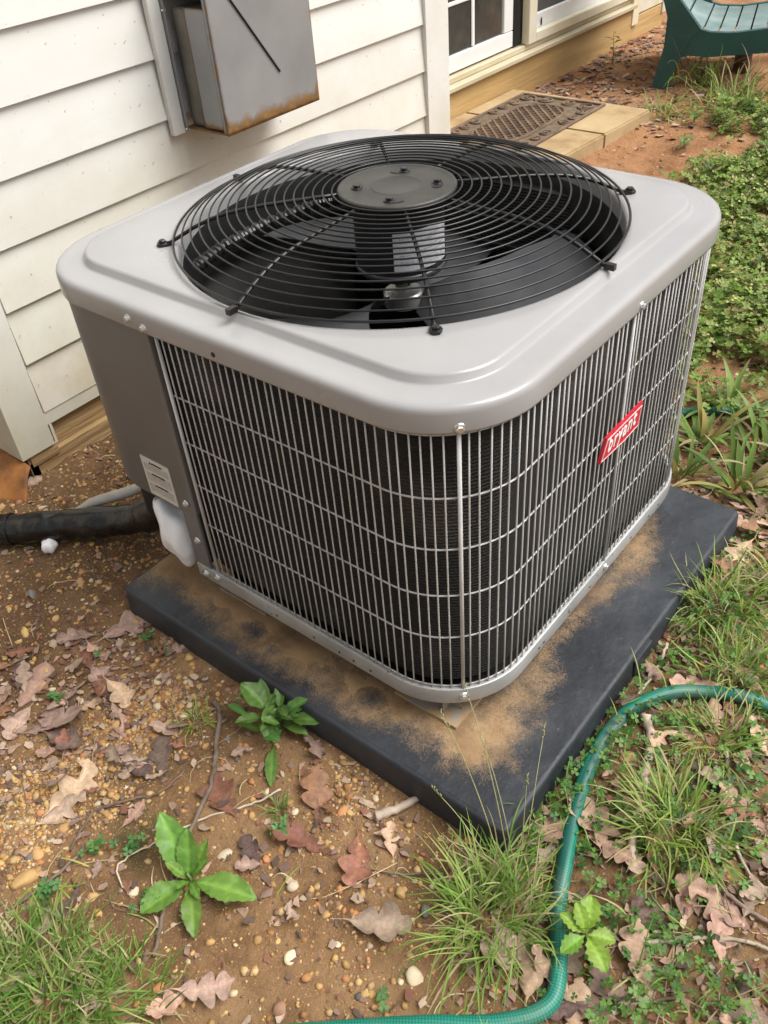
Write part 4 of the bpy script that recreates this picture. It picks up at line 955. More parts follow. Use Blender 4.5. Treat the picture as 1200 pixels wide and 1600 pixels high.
# ------------------------------------------------------------------ what lies and grows on the ground
def blocked(x, y):
    return ((x > PX0-.004) & (x < PX1+.004) & (y > PY0-.004) & (y < PY1+.004)) | ((x > -.36) & (x < 1.36) & (y > .865)) | (y > 1.42) | ((x > 1.58) & (x < 2.64) & (y > .74) & (y < 1.43))
def scatter(n, x0, x1, y0, y1, dens, seed):
    g_ = np.random.default_rng(seed); X = []; Y = []; got = 0
    while got < n:
        x = g_.uniform(x0, x1, n*4); y = g_.uniform(y0, y1, n*4)
        k = (g_.random(n*4) < dens(x, y)) & ~blocked(x, y)
        X.append(x[k]); Y.append(y[k]); got += int(k.sum())
    return np.concatenate(X)[:n], np.concatenate(Y)[:n]
def G(x, y, cx, cy, s): return np.exp(-((x-cx)**2+(y-cy)**2)/(2*s*s))
def clampd(a): return np.clip(a, 0, 1)
in_clover = lambda x, y: clampd(((x*.36-.42)-y)/.12+(fbm(x*6, y*6, 91)-.5)*2.4)*clampd((x-.62)/.25)*clampd((fbm(x*7+3, y*7, 93, 3)-.30)*6)
hose_side = lambda x, y: clampd((-.50-y)/.05)*clampd((.75-x)/.2)
LM = [(-.78, -.18, 'the broad leaved weed'), (-.585, -.56, 'the large grass tuft'), (-.315, -.69, 'the spiky grass tuft'), (-.515, -.06, 'the weed beside the pad'), (-.68, .10, 'the ochre gravel patch'), (-.52, .30, 'the stained pad corner'), (-.45, .58, 'the black line'), (-1.0, -.15, 'the corner lawn clump'),
      (-.12, .75, 'the house skirting'), (-.12, -.60, 'the top of the hose bend'), (.13, -.57, 'the grass by the far pad corner'), (-.54, -.67, 'the lime green seedling'), (-.40, -.83, 'the forked stick'), (.50, -.47, 'the strap plant near the pad corner'), (.75, -.40, 'the strap plant by the buried hose'), (2.3, 1.0, 'the doormat slabs'), (3.1, .9, 'the chair leg'), (3.5, 1.35, 'the sill board'),
      (-.85, .13, 'the photo edge gravel'), (-.74, .24, 'the large pinkish leaf'), (-.65, -.27, 'the large reddish brown leaf'), (-.67, -.43, 'the pale mauve leaf'), (-.84, -.40, 'the bottom hose run'), (-.25, -.60, 'the yellow tan stone'), (-.55, -.30, 'the short thick stick'), (-.90, .02, 'the large tan stone'), (2.75, .55, 'the bent grass clump'), (3.9, 1.2, 'the far house corner'), (-.70, .40, 'the photo edge soil'), (.25, -.66, 'the pale grass tuft')]
USED = set()
def uniq(lab, x, y):
    if lab in USED:
        for q in sorted(LM, key=lambda q: (q[0]-x)**2+(q[1]-y)**2)[1:6]:
            t_ = lab+' towards '+q[2]
            if len(t_.split()) <= 16 and t_ not in USED: lab = t_; break
    USED.add(lab); return lab
def near(x, y):
    q = min(LM, key=lambda q: (q[0]-x)**2+(q[1]-y)**2); a_, b_ = (x-q[0])*.59-(y-q[1])*.81, (x-q[0])*.59+(y-q[1])*.81; d_ = math.hypot(a_, b_)
    return ('close ' if d_ < .05 else '' if d_ < .11 else 'well ' if d_ < .2 else 'far ')+(('right of ' if a_ > 0 else 'left of ') if abs(a_) > abs(b_) else ('beyond ' if b_ > 0 else 'below '))+q[2]
# --- stones
def stone_mesh(name, k, subdiv):
    g_ = np.random.default_rng(100+k); bm = bmesh.new(); bmesh.ops.create_icosphere(bm, subdivisions=subdiv, radius=1)
    e = g_.uniform(.62, 1.0, 3); e[2] *= .72; pl = [(Vector(g_.normal(size=3)).normalized(), g_.uniform(.45, .85)) for _ in range(9)]
    for v in bm.verts:
        c = v.co.copy()
        for n_, d_ in pl:
            q = c.dot(n_)
            if q > d_: c -= n_*(q-d_)*.85
        c *= 1+g_.uniform(-.03, .03); v.co = Vector((c.x*e[0]*1.1, c.y*e[1], c.z*e[2]))
    me = bpy.data.meshes.new(name); bm.to_mesh(me); V = np.array([v.co[:] for v in bm.verts]); F = np.array([[v.index for v in q.verts] for q in bm.faces]); bm.free()
    me.polygons.foreach_set('use_smooth', np.ones(len(me.polygons), dtype=bool)); return me, V, F
PEBCOL = np.array([(.47, .28, .10), (.42, .19, .07), (.54, .43, .27), (.15, .13, .11), (.26, .15, .085), (.50, .34, .15)])
def gdens(x, y):
    d = .16+1.0*G(x, y, -.68, .09, .075)+.9*G(x, y, -.85, .13, .07)+.5*G(x, y, -.60, .12, .06)+.4*G(x, y, -.55, -.27, .07)+.35*G(x, y, -.7, -.45, .12)+.30*G(x, y, -.3, .6, .2)+.35*G(x, y, -.93, .04, .06)
    d = d*(.45+1.1*(fbm(x*9, y*9, 55)-.2))
    d = np.where(x > .8, d*.25+.30*G(x, y, 2.9, 1.0, .5), d)
    return clampd(d*(1-.85*in_clover(x, y))*(1-.35*hose_side(x, y)))
stuffV = []; stuffF = []; stuffC = []; base = 0
protos = [stone_mesh('pebble_low%d' % k, k, 1)[1:] for k in range(6)]; lows = [stone_mesh('crumb%d' % k, 30+k, 1) for k in range(3)]
tiny = []
for k in range(4):
    g_ = np.random.default_rng(k); t = (1+5**.5)/2
    V = np.array([(-1, t, 0), (1, t, 0), (-1, -t, 0), (1, -t, 0), (0, -1, t), (0, 1, t), (0, -1, -t), (0, 1, -t), (t, 0, -1), (t, 0, 1), (-t, 0, -1), (-t, 0, 1)])/1.9
    V = V*g_.uniform(.65, 1.05, (12, 1))*[1, .85, .7]
    F = np.array([(0, 11, 5), (0, 5, 1), (0, 1, 7), (0, 7, 10), (0, 10, 11), (1, 5, 9), (5, 11, 4), (11, 10, 2), (10, 7, 6), (7, 1, 8), (3, 9, 4), (3, 4, 2), (3, 2, 6), (3, 6, 8), (3, 8, 9), (4, 9, 5), (2, 4, 11), (6, 2, 10), (8, 6, 7), (9, 8, 1)])
    tiny.append((V, F))
def joined_stones(n, smin, smax, pro, seed, x0, x1, y0, y1, pw=2.0):
    global base
    g_ = np.random.default_rng(seed); X, Y = scatter(n, x0, x1, y0, y1, gdens, seed); Z = gh(X, Y)
    S = smin+(smax-smin)*g_.random(n)**pw; A = g_.uniform(0, 6.28, n); kk = g_.integers(0, len(pro), n)
    ci = g_.choice(len(PEBCOL), n, p=[.40, .15, .10, .04, .18, .13]); Cc = PEBCOL[ci]*g_.uniform(.72, 1.18, (n, 1))
    for k in range(len(pro)):
        m_ = kk == k; V0, F0 = pro[k]; q = int(m_.sum())
        if not q: continue
        c, s = np.cos(A[m_])[:, None], np.sin(A[m_])[:, None]; sc_ = S[m_][:, None]
        V = np.stack([(V0[None, :, 0]*c-V0[None, :, 1]*s)*sc_+X[m_][:, None], (V0[None, :, 0]*s+V0[None, :, 1]*c)*sc_+Y[m_][:, None], V0[None, :, 2]*sc_+Z[m_][:, None]+sc_*g_.uniform(-.35, .22, (q, 1))], -1)
        F = F0[None]+(np.arange(q)*len(V0))[:, None, None]+base
        stuffV.append(V.reshape(-1, 3)); stuffF.append(F.reshape(-1, 3)); stuffC.append(np.repeat(Cc[m_], len(V0), 0)); base += q*len(V0)
joined_stones(21000, .0011, .0034, tiny, 201, -1.15, 1.0, -1.0, .88, 2.2)
joined_stones(5600, .0035, .0095, protos, 202, -1.15, 1.0, -1.0, .88, 1.6)
joined_stones(1200, .004, .013, tiny, 203, .9, 4.2, -.5, 1.42, 1.8)
gd0 = gdens
gdens = lambda x, y: clampd(1.3*G(x, y, -.675, .09, .05)+1.2*G(x, y, -.84, .13, .055)+G(x, y, -.60, .125, .035)+.9*G(x, y, -.92, .05, .03)+.8*G(x, y, -.545, -.26, .045)+.6*G(x, y, -.79, .02, .03)-.15)
joined_stones(620, .004, .0095, protos, 204, -1.05, -.49, -.4, .35, 1.2)
joined_stones(2200, .0018, .004, tiny, 205, -1.05, -.49, -.4, .35, 1.2)
gdens = gd0
o = link('gravel', npmesh('gravel', np.concatenate(stuffV), np.concatenate(stuffF), True, np.concatenate(stuffC)), VC); tag(o, 'small ochre gravel and soil crumbs strewn over the yard', 'gravel', kind='stuff')
pmesh = [stone_mesh('pebble', 60+k, 2)[0] for k in range(8)]
def pebble(x, y, s, mi, label, group=None, flat=1., k=None, rot=None):
    k = random.randrange(8) if k is None else k
    me = pebm[(k, mi)]
    o = bpy.data.objects.new('pebble', me); C.objects.link(o)
    o.scale = (s*1.12, s, s*.85*flat); o.rotation_euler = (random.uniform(-.3, .3), random.uniform(-.3, .3), random.uniform(0, 6.28) if rot is None else rot)
    o.location = (x, y, float(gh(x, y))+s*random.uniform(-.12, .22)*flat); return tag(o, label, 'pebble', group)
pebm = {}
for k, me in enumerate(pmesh):
    for mi in range(5):
        q = me.copy(); q.materials.append(PEBS[mi]); pebm[(k, mi)] = q
for x, y, s, mi, lab in ((-.596, .138, .0135, 0, 'bright ochre pebble above the stone cluster near the pad corner'), (-.674, .132, .016, 0, 'long ochre pebble in the middle of the gravel patch'), (-.930, .018, .022, 0, 'large tan stone above the grass at the photo edge'),
                         (-.847, .04, .013, 0, 'oval ochre pebble above the pale leaf'), (-.564, .150, .0165, 2, 'tan pebble half under a dark leaf near the pad'), (-.609, .105, .012, 2, 'round pale pebble touching the bright ochre one'), (-.651, .064, .012, 1, 'round orange pebble beside the long ochre one'),
                         (-.691, -.513, .017, 2, 'rounded tan stone at the foot of the big grass tuft'), (-.827, -.397, .016, 4, 'round brown stone just above the hose at the bottom'), (-.617, -.428, .0125, 0, 'round flat tan pebble left of the big grass tuft'), (-.246, -.586, .0165, 0, 'yellow tan stone inside the bend of the hose'),
                         (-.895, .037, .013, 0, 'knobbly ochre pebble next to the large tan stone'), (-.33, .60, .013, 0, 'flat ochre stone behind the black line'), (-.43, .685, .017, 1, 'round orange stone left of the grey chip'), (-.50, .47, .013, 0, 'tan stone alone on the soil below the black line'), (-.14, .70, .013, 1, 'orange stone beside the grey slate chips at the skirting')):
    pebble(x, y, s, mi, lab)
for x, y, s, lab in ((-.40, .70, .018, 'flat grey stone chip behind the black line'), (-.12, .63, .017, 'dark grey slate chip lying nearest the panel corner'), (-.11, .67, .014, 'dark grey slate chip behind another chip')): pebble(x, y, s, 3, lab, flat=.5)
X, Y = scatter(262, -1.1, .5, -.9, .86, gdens, 303); g_ = np.random.default_rng(5)
for x, y in zip(X, Y):
    mi = int(g_.choice(5, p=[.4, .2, .15, .07, .18])); s = .0062+.0075*g_.random()**2
    pebble(float(x), float(y), s, mi, uniq(('tiny ' if s < .0078 else 'small ' if s < .0105 else 'plump ')+('ochre', 'orange', 'pale tan', 'grey', 'brown')[mi]+' pebble '+near(float(x), float(y)), x, y), 'pebbles scattered over the soil')
# --- fallen oak leaves
def oak_mesh(k):
    g_ = np.random.default_rng(500+k); n = 34; t = np.linspace(0, 1, n); lobes = float(g_.choice([2.6, 3.0, 3.4])); deep = g_.uniform(.5, .82); W = g_.uniform(.22, .34)
    env = np.interp(t, [0, .08, .16, .4, .62, .85, .95, 1], [.03, .04, .22, .8, 1., .62, .34, .05]); tear = g_.random(2) < .3
    def side(ph, tr_):
        lob = (1-deep)+deep*np.abs(np.sin(math.pi*((t-.12)*lobes*1.1+ph)))**.55
        w_ = W*env*lob*(1+.07*(vnoise(t*9, t*0+k, k)-.5)*2)
        if tr_: q0 = g_.uniform(.3, .8); w_ = w_*np.where(np.abs(t-q0) < g_.uniform(.06, .16), .25, 1)
        return np.maximum(w_, .009)
    l, r_ = side(g_.uniform(-.08, .2), tear[0]), side(g_.uniform(-.08, .2), tear[1])
    bend = g_.uniform(-.25, .25); curl = g_.uniform(-.4, .8); lift = g_.uniform(-.1, .35); tw = g_.uniform(-.7, .7); wv = g_.uniform(0, 6.28)
    V = []; cc = []
    for i in range(n):
        cx_ = bend*math.sin(t[i]*2.2)
        for s, w_ in ((1, l[i]), (.5, l[i]), (0, 0), (-.5, r_[i]), (-1, r_[i])):
            y_ = cx_+s*w_; q = abs(s)*w_; zz = curl*q*q*2.6+lift*(t[i]-.35)**2+tw*s*w_*(t[i]-.4)*.5+.10*q*math.sin(t[i]*13+wv+s*2)
            V.append((t[i]-.5+.22*q, y_, zz+(.004 if s == 0 else 0)))
            m_ = .72+.5*float(vnoise(t[i]*6+k*3, s*2+k, 77)); vd = abs(((t[i]*lobes*1.1+.25-abs(s)*.25) % 1)-.5)
            m_ *= 1.22 if s == 0 else 1+.16*math.exp(-(vd/.12)**2)-.12*(abs(s) == 1); cc.append((m_, m_*.98, m_*.95))
    F = []
    for i in range(n-1):
        a_ = i*5; F += [(a_+j, a_+5+j, a_+6+j, a_+1+j) for j in range(4)]
    q = len(V); V += [(-.5, -.006, .0), (-.5, .006, .0), (-.68, bend*.2, .02), (-.68, bend*.2+.008, .02)]; F.append((q, q+1, q+3, q+2)); cc += [(1.1, 1.1, 1.1)]*4
    return V, F, cc
leafm = {}
for k in range(20):
    V, F, cc = oak_mesh(k); mn = min(v[2] for v in V); V = [(a_, b_, c_-mn) for a_, b_, c_ in V]
    for mi in range(4):
        me = npmesh('fallen_leaf', V, np.array(F), True, np.array(cc)); me.materials.append(LEAFS[mi]); leafm[(k, mi)] = me
def oak(x, y, ln, head, k, mi, label, group=None, tilt=.12, dz=.002):
    o = bpy.data.objects.new('fallen_leaf', leafm[(k, mi)]); C.objects.link(o)
    o.scale = (ln, ln, ln*random.uniform(.7, 1.2)); o.rotation_euler = (random.gauss(0, tilt), random.gauss(0, tilt), head); o.location = (x, y, float(gh(x, y))+dz+.003)
    return tag(o, label, 'leaf', group)
for a_ in ((-.666, -.428, .095, R(-54), 3, 0, 'pale mauve oak leaf alone on bare soil left of the grass tuft'), (-.569, -.249, .10, R(40), 1, 2, 'curled rust brown oak leaf below the pad edge'), (-.652, -.268, .105, R(110), 5, 2, 'large reddish brown oak leaf in the centre of the bare soil'),
           (-.65, -.125, .095, R(60), 2, 2, 'red brown oak leaf beside the straw above the broad weed'), (-.867, -.299, .085, R(-40), 9, 0, 'purple brown leaf fragment by the hose at the bottom edge'), (-.353, -.602, .10, R(70), 4, 1, 'tan pink oak leaf lying against the inside of the hose'),
           (-.716, .335, .11, R(30), 6, 1, 'pale tan oak leaf at the photo edge below the black line'), (-.735, .225, .115, R(-30), 7, 0, 'large pinkish oak leaf left of the gravel patch'), (-.805, .10, .105, R(20), 8, 1, 'pale oak leaf spread over the ochre gravel'), (-.83, .065, .09, R(-20), 10, 0, 'grey mauve oak leaf just below the pale one on gravel'),
           (-.525, .285, .12, R(-20), 0, 0, 'mauve oak leaf tucked against the pad corner'), (-.60, .345, .085, R(150), 11, 0, 'narrow mauve oak leaf on the soil between line and pad'), (-.68, .02, .085, R(60), 6, 3, 'flat dark brown leaf pressed in the soil under the gravel'), (-.745, .18, .08, R(-70), 3, 3, 'dark crumpled leaf beside the gravel patch'),
           (-.62, -.335, .085, R(200), 2, 2, 'folded red brown leaf near the thick short stick'), (-.40, -.79, .09, R(100), 8, 1, 'tan oak leaf beyond the crossing twigs'), (-.50, -.735, .085, R(20), 1, 1, 'orange tan oak leaf lying among clover near the hose bottom'), (-.245, -.75, .09, R(60), 5, 1, 'tan oak leaf right of the second grass tuft'),
           (-.36, .86, .06, R(0), 6, 0, 'small mauve leaf at the foot of the rusty plate')): oak(*a_)
def ldens(x, y):
    d = .05+.8*G(x, y, -.72, .22, .11)+.55*G(x, y, -.58, .20, .08)+.45*G(x, y, -.6, -.28, .08)+.25*G(x, y, -.95, -.12, .08)
    d += .62*hose_side(x, y)*clampd((x+.75)/.15)+.55*G(x, y, .5, -.42, .15)+.6*clampd((x-2.4)/.2)*clampd((y-.45)/.3)+.45*clampd((y-1.2)/.1)*clampd((x-1.5)/.4)
    return clampd(d*(1-.9*in_clover(x, y))*(1-.75*clampd((x-.85)/.2)*clampd((2.3-x)/.2)))
g_ = np.random.default_rng(17)
for reg, n, lab, grp, pr in (((-1.1, -.5, -.5, .45), 84, 'brown oak leaf scattered on the soil before the pad', 'oak leaves before the pad', (.5, .2, .15, .15)), ((-.62, .5, -1.0, -.52), 175, 'brown oak leaf in the litter on the hose side', 'oak leaves on the hose side', (.25, .5, .15, .1)),
                             ((.36, .95, -.75, -.1), 34, 'tan oak leaf among the strap leaved plants', 'oak leaves behind the pad', (.25, .5, .15, .1)), ((1.5, 4.3, .3, 1.42), 70, 'brown leaf in the litter near the chair and door', 'leaves near the chair', (.3, .3, .2, .2))):
    X, Y = scatter(n, *reg[:2], *reg[2:], ldens, 600+n)
    for x, y in zip(X, Y):
        ln = float(.032+.050*g_.random()**1.3)*(1.18 if n == 175 else 1.0); mi = int(g_.choice(4, p=pr))
        oak(float(x), float(y), ln, float(g_.uniform(0, 6.28)), int(g_.integers(20)), mi, uniq(('small ' if ln < .05 else 'medium ' if ln < .068 else 'broad ')+('mauve', 'tan', 'rusty', 'dark')[mi]+' fallen leaf '+near(float(x), float(y)), x, y), 'fallen leaves on the ground', .22, float(g_.uniform(0, .008)))
# --- broken leaf bits, straw, needles: uncountable
def litter(n, seed, lo, hi, reg, dens):
    g_ = np.random.default_rng(seed); X, Y = scatter(n, *reg, dens, seed); Z = gh(X, Y)+.0015+g_.random(n)*.004; S = g_.uniform(lo, hi, n); A = g_.uniform(0, 6.28, n)
    T = np.array([(-.5, 0, 0), (-.2, .28, .08), (.25, .2, .02), (.5, .03, .1), (.15, -.25, .05), (-.25, -.2, 0)])
    c, s = np.cos(A)[:, None], np.sin(A)[:, None]; J = 1+.35*g_.normal(size=(n, 6)); tx = T[None, :, 0]*J; ty = T[None, :, 1]*J; tz = T[None, :, 2]*J+g_.normal(size=(n, 6))*.06
    V = np.stack([(tx*c-ty*s)*S[:, None]+X[:, None], (tx*s+ty*c)*S[:, None]+Y[:, None], tz*S[:, None]+Z[:, None]], -1).reshape(-1, 3)
    b_ = np.arange(n)[:, None]*6; F = np.concatenate([b_+[0, 1, 2, 3], b_+[0, 3, 4, 5]])
    pal = np.array([(.26, .16, .12), (.36, .23, .16), (.2, .085, .05), (.12, .075, .055), (.42, .31, .22)]); cc = pal[g_.integers(0, 5, n)]*g_.uniform(.7, 1.2, (n, 1))
    return V, F, np.repeat(cc, 6, 0)
V1, F1, C1 = litter(6500, 71, .004, .020, (-1.15, .95, -1.0, .88), lambda x, y: clampd(ldens(x, y)*1.1+.06))
V2, F2, C2 = litter(900, 72, .015, .05, (.9, 4.3, -.4, 1.42), lambda x, y: clampd(ldens(x, y)+.02))
o = link('leaf_litter', npmesh('leaf_litter', np.concatenate([V1, V2]), np.concatenate([F1, F2+len(V1)]), False, np.concatenate([C1, C2])), VC); tag(o, 'broken brown leaf bits strewn through the ground litter', 'litter', kind='stuff')
def strands(n, seed, lmin, lmax, w, reg, dens, cols, zmax=.012):
    g_ = np.random.default_rng(seed); X, Y = scatter(n, *reg, dens, seed); A = g_.uniform(0, 6.28, n); Ln = g_.uniform(lmin, lmax, n); cv = g_.normal(size=n)*1.4; K = 7; V = []
    t = np.linspace(-.5, .5, K); ang = A[:, None]+cv[:, None]*t[None]; dx_ = np.cos(ang)*Ln[:, None]/(K-1); dy_ = np.sin(ang)*Ln[:, None]/(K-1)
    px = X[:, None]+np.cumsum(dx_, 1); py = Y[:, None]+np.cumsum(dy_, 1); pz = gh(px, py)+.0015+zmax*g_.random(n)[:, None]*np.sin((t+.5)*math.pi)[None]
    ww = w*g_.uniform(.6, 1.3, n)[:, None]; ox = -np.sin(ang)*ww; oy = np.cos(ang)*ww
    V = np.stack([np.stack([px-ox, py-oy, pz], -1), np.stack([px, py, pz+ww*1.2], -1), np.stack([px+ox, py+oy, pz], -1)], 2)   # n,K,3,3
    bidx = np.arange(n)[:, None]*K*3; i = np.arange(K-1)*3
    F = np.concatenate([np.stack([bidx+i, bidx+i+3, bidx+i+4, bidx+i+1], -1).reshape(-1, 4), np.stack([bidx+i+1, bidx+i+4, bidx+i+5, bidx+i+2], -1).reshape(-1, 4)])
    cc = np.array(cols)[g_.integers(0, len(cols), n)]*g_.uniform(.75, 1.2, (n, 1)); return V.reshape(-1, 3), F, np.repeat(cc, K*3, 0)
V1, F1, C1 = strands(620, 81, .02, .10, .0007, (-1.15, .9, -1.0, .88), lambda x, y: clampd(.25+.75*hose_side(x, y)+.3*ldens(x, y)), [(.5, .38, .2), (.42, .32, .18), (.2, .13, .08), (.55, .47, .3), (.14, .09, .06)])
o = link('dry_straw', npmesh('dry_straw', V1, F1, False, C1), VC); tag(o, 'dry straw, rootlets and needles strewn over the soil', 'straw', kind='stuff')
# --- twigs
def twig(pts, r_, mat, label, up=.004):
    P = smooth_path([(x, y, float(gh(x, y))+up+r_*.6) for x, y in pts], 8); n = len(P)
    P = [p+Vector((random.gauss(0, .0009), random.gauss(0, .0009), random.gauss(0, .0006))) for p in P]
    mb = MB(); mb.tube(P, [r_*(1.1-.45*i/n)*random.uniform(.88, 1.1) for i in range(n)], 7); o = mb.build('twig', mat, None, True); return tag(o, label, 'twig')
twig([(-.545, .03), (-.558, 0), (-.615, -.05), (-.66, -.087), (-.756, -.135), (-.83, -.18), (-.885, -.222)], .0042, TWIGM, 'long curved brown stick passing under the broad leaved weed')
twig([(-.60, -.18), (-.638, -.164), (-.704, -.12), (-.78, -.095), (-.833, -.081), (-.85, -.115)], .0018, TWIGL, 'pale straw stem lying across the soil by the weed')
twig([(-.97, -.005), (-.93, -.012), (-.867, -.019), (-.84, -.01)], .0026, TWIGM, 'dark twig along the top of the grass patch')
twig([(-.86, -.0), (-.80, .02), (-.75, -.01), (-.713, -.033), (-.66, -.03)], .002, TWIGM, 'thin dark twig left of the broad leaved weed')
twig([(-.55, -.332), (-.522, -.346), (-.486, -.362)], .0075, TWIGL, 'short thick weathered stick against the pad edge')
twig([(-.012, -.468), (-.09, -.47), (-.166, -.459)][::-1] if False else [(.0, -.535), (-.06, -.545), (-.135, -.545)], .0030, TWIGL, 'straight pale stick between the pad and the hose bend')
twig([(-.165, -.575), (-.20, -.60), (-.26, -.618), (-.291, -.632), (-.373, -.655), (-.40, -.67)], .0075, TWIGL, 'thick grey root crossing the litter inside the hose bend')
twig([(-.15, -.70), (-.20, -.725), (-.28, -.765), (-.31, -.79), (-.34, -.835)], .0033, TWIGL, 'long pale stick on the far side of the second grass tuft')
twig([(-.33, -.745), (-.363, -.777), (-.37, -.83), (-.365, -.88)], .004, TWIGM, 'dark forked stick at the photo edge among clover')
twig([(-.48, -.70), (-.481, -.732), (-.44, -.78), (-.413, -.823), (-.40, -.86)], .0036, TWIGL, 'grey stick lying across the clover near the photo corner')
twig([(-.60, -.70), (-.575, -.715), (-.54, -.77), (-.50, -.80)], .003, TWIGM, 'brown twig near the bottom bend of the hose')
twig([(-.55, -.745), (-.587, -.732), (-.62, -.735)], .0045, TWIGL, 'short grey stick at the bottom photo edge right of the hose')
twig([(-.56, -.46), (-.60, -.40), (-.62, -.36)], .0016, TWIGM, 'thin rootlet on the soil left of the big tuft')
twig([(-.44, .52), (-.47, .46), (-.50, .43)], .002, TWIGM, 'thin dark twig on the soil below the black line')
# --- grass tufts
def blades(n, seed,  cx_, cy_, spread, lmin, lmax, w, out=.6, cols=((.13, .25, .035), (.20, .33, .055), (.31, .38, .11)), droop=1., ground=True, K=7, XY=None):
    g_ = np.random.default_rng(seed); a = g_.uniform(0, 6.28, n); rr = spread*np.sqrt(g_.random(n)); x = cx_+rr*np.cos(a); y = cy_+rr*np.sin(a)
    if XY is not None: x, y = XY
    hd = a+g_.normal(size=n)*1.1; Ln = lmin+(lmax-lmin)*g_.random(n)**1.3; el0 = np.radians(np.clip(80-45*out*np.abs(g_.normal(size=n))*1.2, 12, 88)); dr = np.radians(droop*g_.uniform(8, 95, n))
    t = np.linspace(0, 1, K); el = el0[:, None]-dr[:, None]*t[None]**1.5; st = Ln[:, None]/(K-1); sw = g_.normal(size=n)[:, None]*.5*t[None]
    hh = hd[:, None]+sw
    px = x[:, None]+np.cumsum(np.cos(el)*np.cos(hh)*st, 1); py = y[:, None]+np.cumsum(np.cos(el)*np.sin(hh)*st, 1); z0 = gh(x, y)[:, None]-.003; pz = z0+np.cumsum(np.sin(el)*st, 1)
    pz = np.maximum(pz, gh(px, py)+.003)
    ww = w*g_.uniform(.6, 1.2, n)[:, None]*np.interp(t, [0, .3, .75, 1], [.75, 1, .7, .06])[None]; ox = -np.sin(hh)*ww; oy = np.cos(hh)*ww
    V = np.stack([np.stack([px-ox, py-oy, pz+ww*.35], -1), np.stack([px, py, pz], -1), np.stack([px+ox, py+oy, pz+ww*.35], -1)], 2)
    bidx = np.arange(n)[:, None]*K*3; i = np.arange(K-1)*3
    F = np.concatenate([np.stack([bidx+i, bidx+i+3, bidx+i+4, bidx+i+1], -1).reshape(-1, 4), np.stack([bidx+i+1, bidx+i+4, bidx+i+5, bidx+i+2], -1).reshape(-1, 4)])
    cols = np.array(cols); cc = cols[g_.integers(0, len(cols), n)]*g_.uniform(.75, 1.2, (n, 1)); dry = g_.random(n) < .16; cc[dry] = np.array([(.46, .40, .22), (.36, .28, .15)])[g_.integers(0, 2, int(dry.sum()))]
    return V.reshape(-1, 3), F, np.repeat(cc, K*3, 0)
def tuft(label, *args, name='grass_tuft', cat='grass', group=None, **kw):
    V, F, Cc = blades(*args, **kw); cx_, cy_ = args[2], args[3]; V = V-[cx_, cy_, 0]
    o = link(name, npmesh(name, V, F, True, Cc), VEG); o.location = (cx_, cy_, 0); return tag(o, label, cat, group)
GREEN2 = ((.17, .28, .04), (.26, .37, .065), (.37, .41, .13)); LAWN = ((.10, .20, .03), (.16, .28, .045), (.27, .34, .09))
tuft('large green grass tuft in front of the pad corner', 400, 1, -.572, -.552, .052, .03, .125, .0013, out=.75, droop=1.0)
tuft('spiky yellow green grass tuft inside the hose bend', 330, 2, -.315, -.690, .045, .03, .105, .0014, out=.95, droop=.9, cols=GREEN2)
tuft('grass tuft beside the pad at its far corner', 260, 3, .13, -.570, .05, .035, .115, .0014, out=.95, cols=GREEN2)
tuft('grass tuft behind the top of the hose bend', 150, 4, .00, -.66, .03, .035, .10, .0014, out=.8, cols=GREEN2)
tuft('sparse grass tuft under the top of the hose bend', 150, 5, -.145, -.675, .04, .03, .085, .0013, out=1.0, cols=GREEN2)
tuft('thick lawn grass clump in the near photo corner', 430, 6, -1.01, -.165, .075, .025, .085, .0015, out=.9, cols=LAWN)
tuft('lawn grass clump beside the corner clump', 260, 7, -.985, -.115, .055, .025, .085, .0014, out=.9, cols=LAWN)
tuft('thin lawn grass at the bottom photo edge', 190, 8, -.945, -.225, .06, .02, .065, .0013, out=1.1, cols=LAWN)
tuft('lawn grass clump beyond the photo corner', 260, 9, -1.06, -.06, .07, .03, .09, .0015, out=.9, cols=LAWN)
tuft('tiny grass tuft near the ochre pebbles', 45, 10, -.589, .021, .014, .02, .05, .0010, out=1.1, cols=GREEN2)
tuft('tiny dark grass tuft beside the reddish leaf', 40, 11, -.628, -.205, .010, .015, .04, .0010, out=.8, cols=LAWN)
tuft('thin grass sprouting along the pad edge near the hose', 50, 12, -.40, -.548, .035, .03, .09, .0012, out=.8)
tuft('pale grass tuft at the photo edge beyond the hose', 200, 13, .25, -.66, .06, .035, .11, .0014, out=1.0, cols=GREEN2)
tuft('tall loose grass growing under the green chair', 60, 14, 3.14, .78, .10, .10, .27, .003, out=.8)
tuft('tall grass right of the chair leg', 60, 15, 3.0, .55, .09, .10, .24, .003, out=.8)
tuft('bent grass clump in front of the chair', 90, 16, 2.82, .52, .10, .06, .18, .003, out=1.1)
tuft('low grass clump near the slab corner', 110, 17, 2.72, .72, .10, .04, .11, .0026, out=1.2)
gd1 = lambda x, y: clampd(hose_side(x, y)*(.15+3*(fbm(x*8, y*8, 166)-.45))+.8*G(x, y, -.96, -.14, .07)+.5*in_clover(x, y))
XY = scatter(2600, -1.1, 2.6, -1.0, .6, gd1, 1201)
V1, F1, C1 = blades(2600, 1202, 0, 0, 0, .02, .085, .0012, out=1.1, cols=GREEN2, XY=XY)
o = link('sparse_grass', npmesh('sparse_grass', V1, F1, True, C1), VEG); tag(o, 'thin scattered grass blades among the litter and clover', 'grass', kind='stuff')
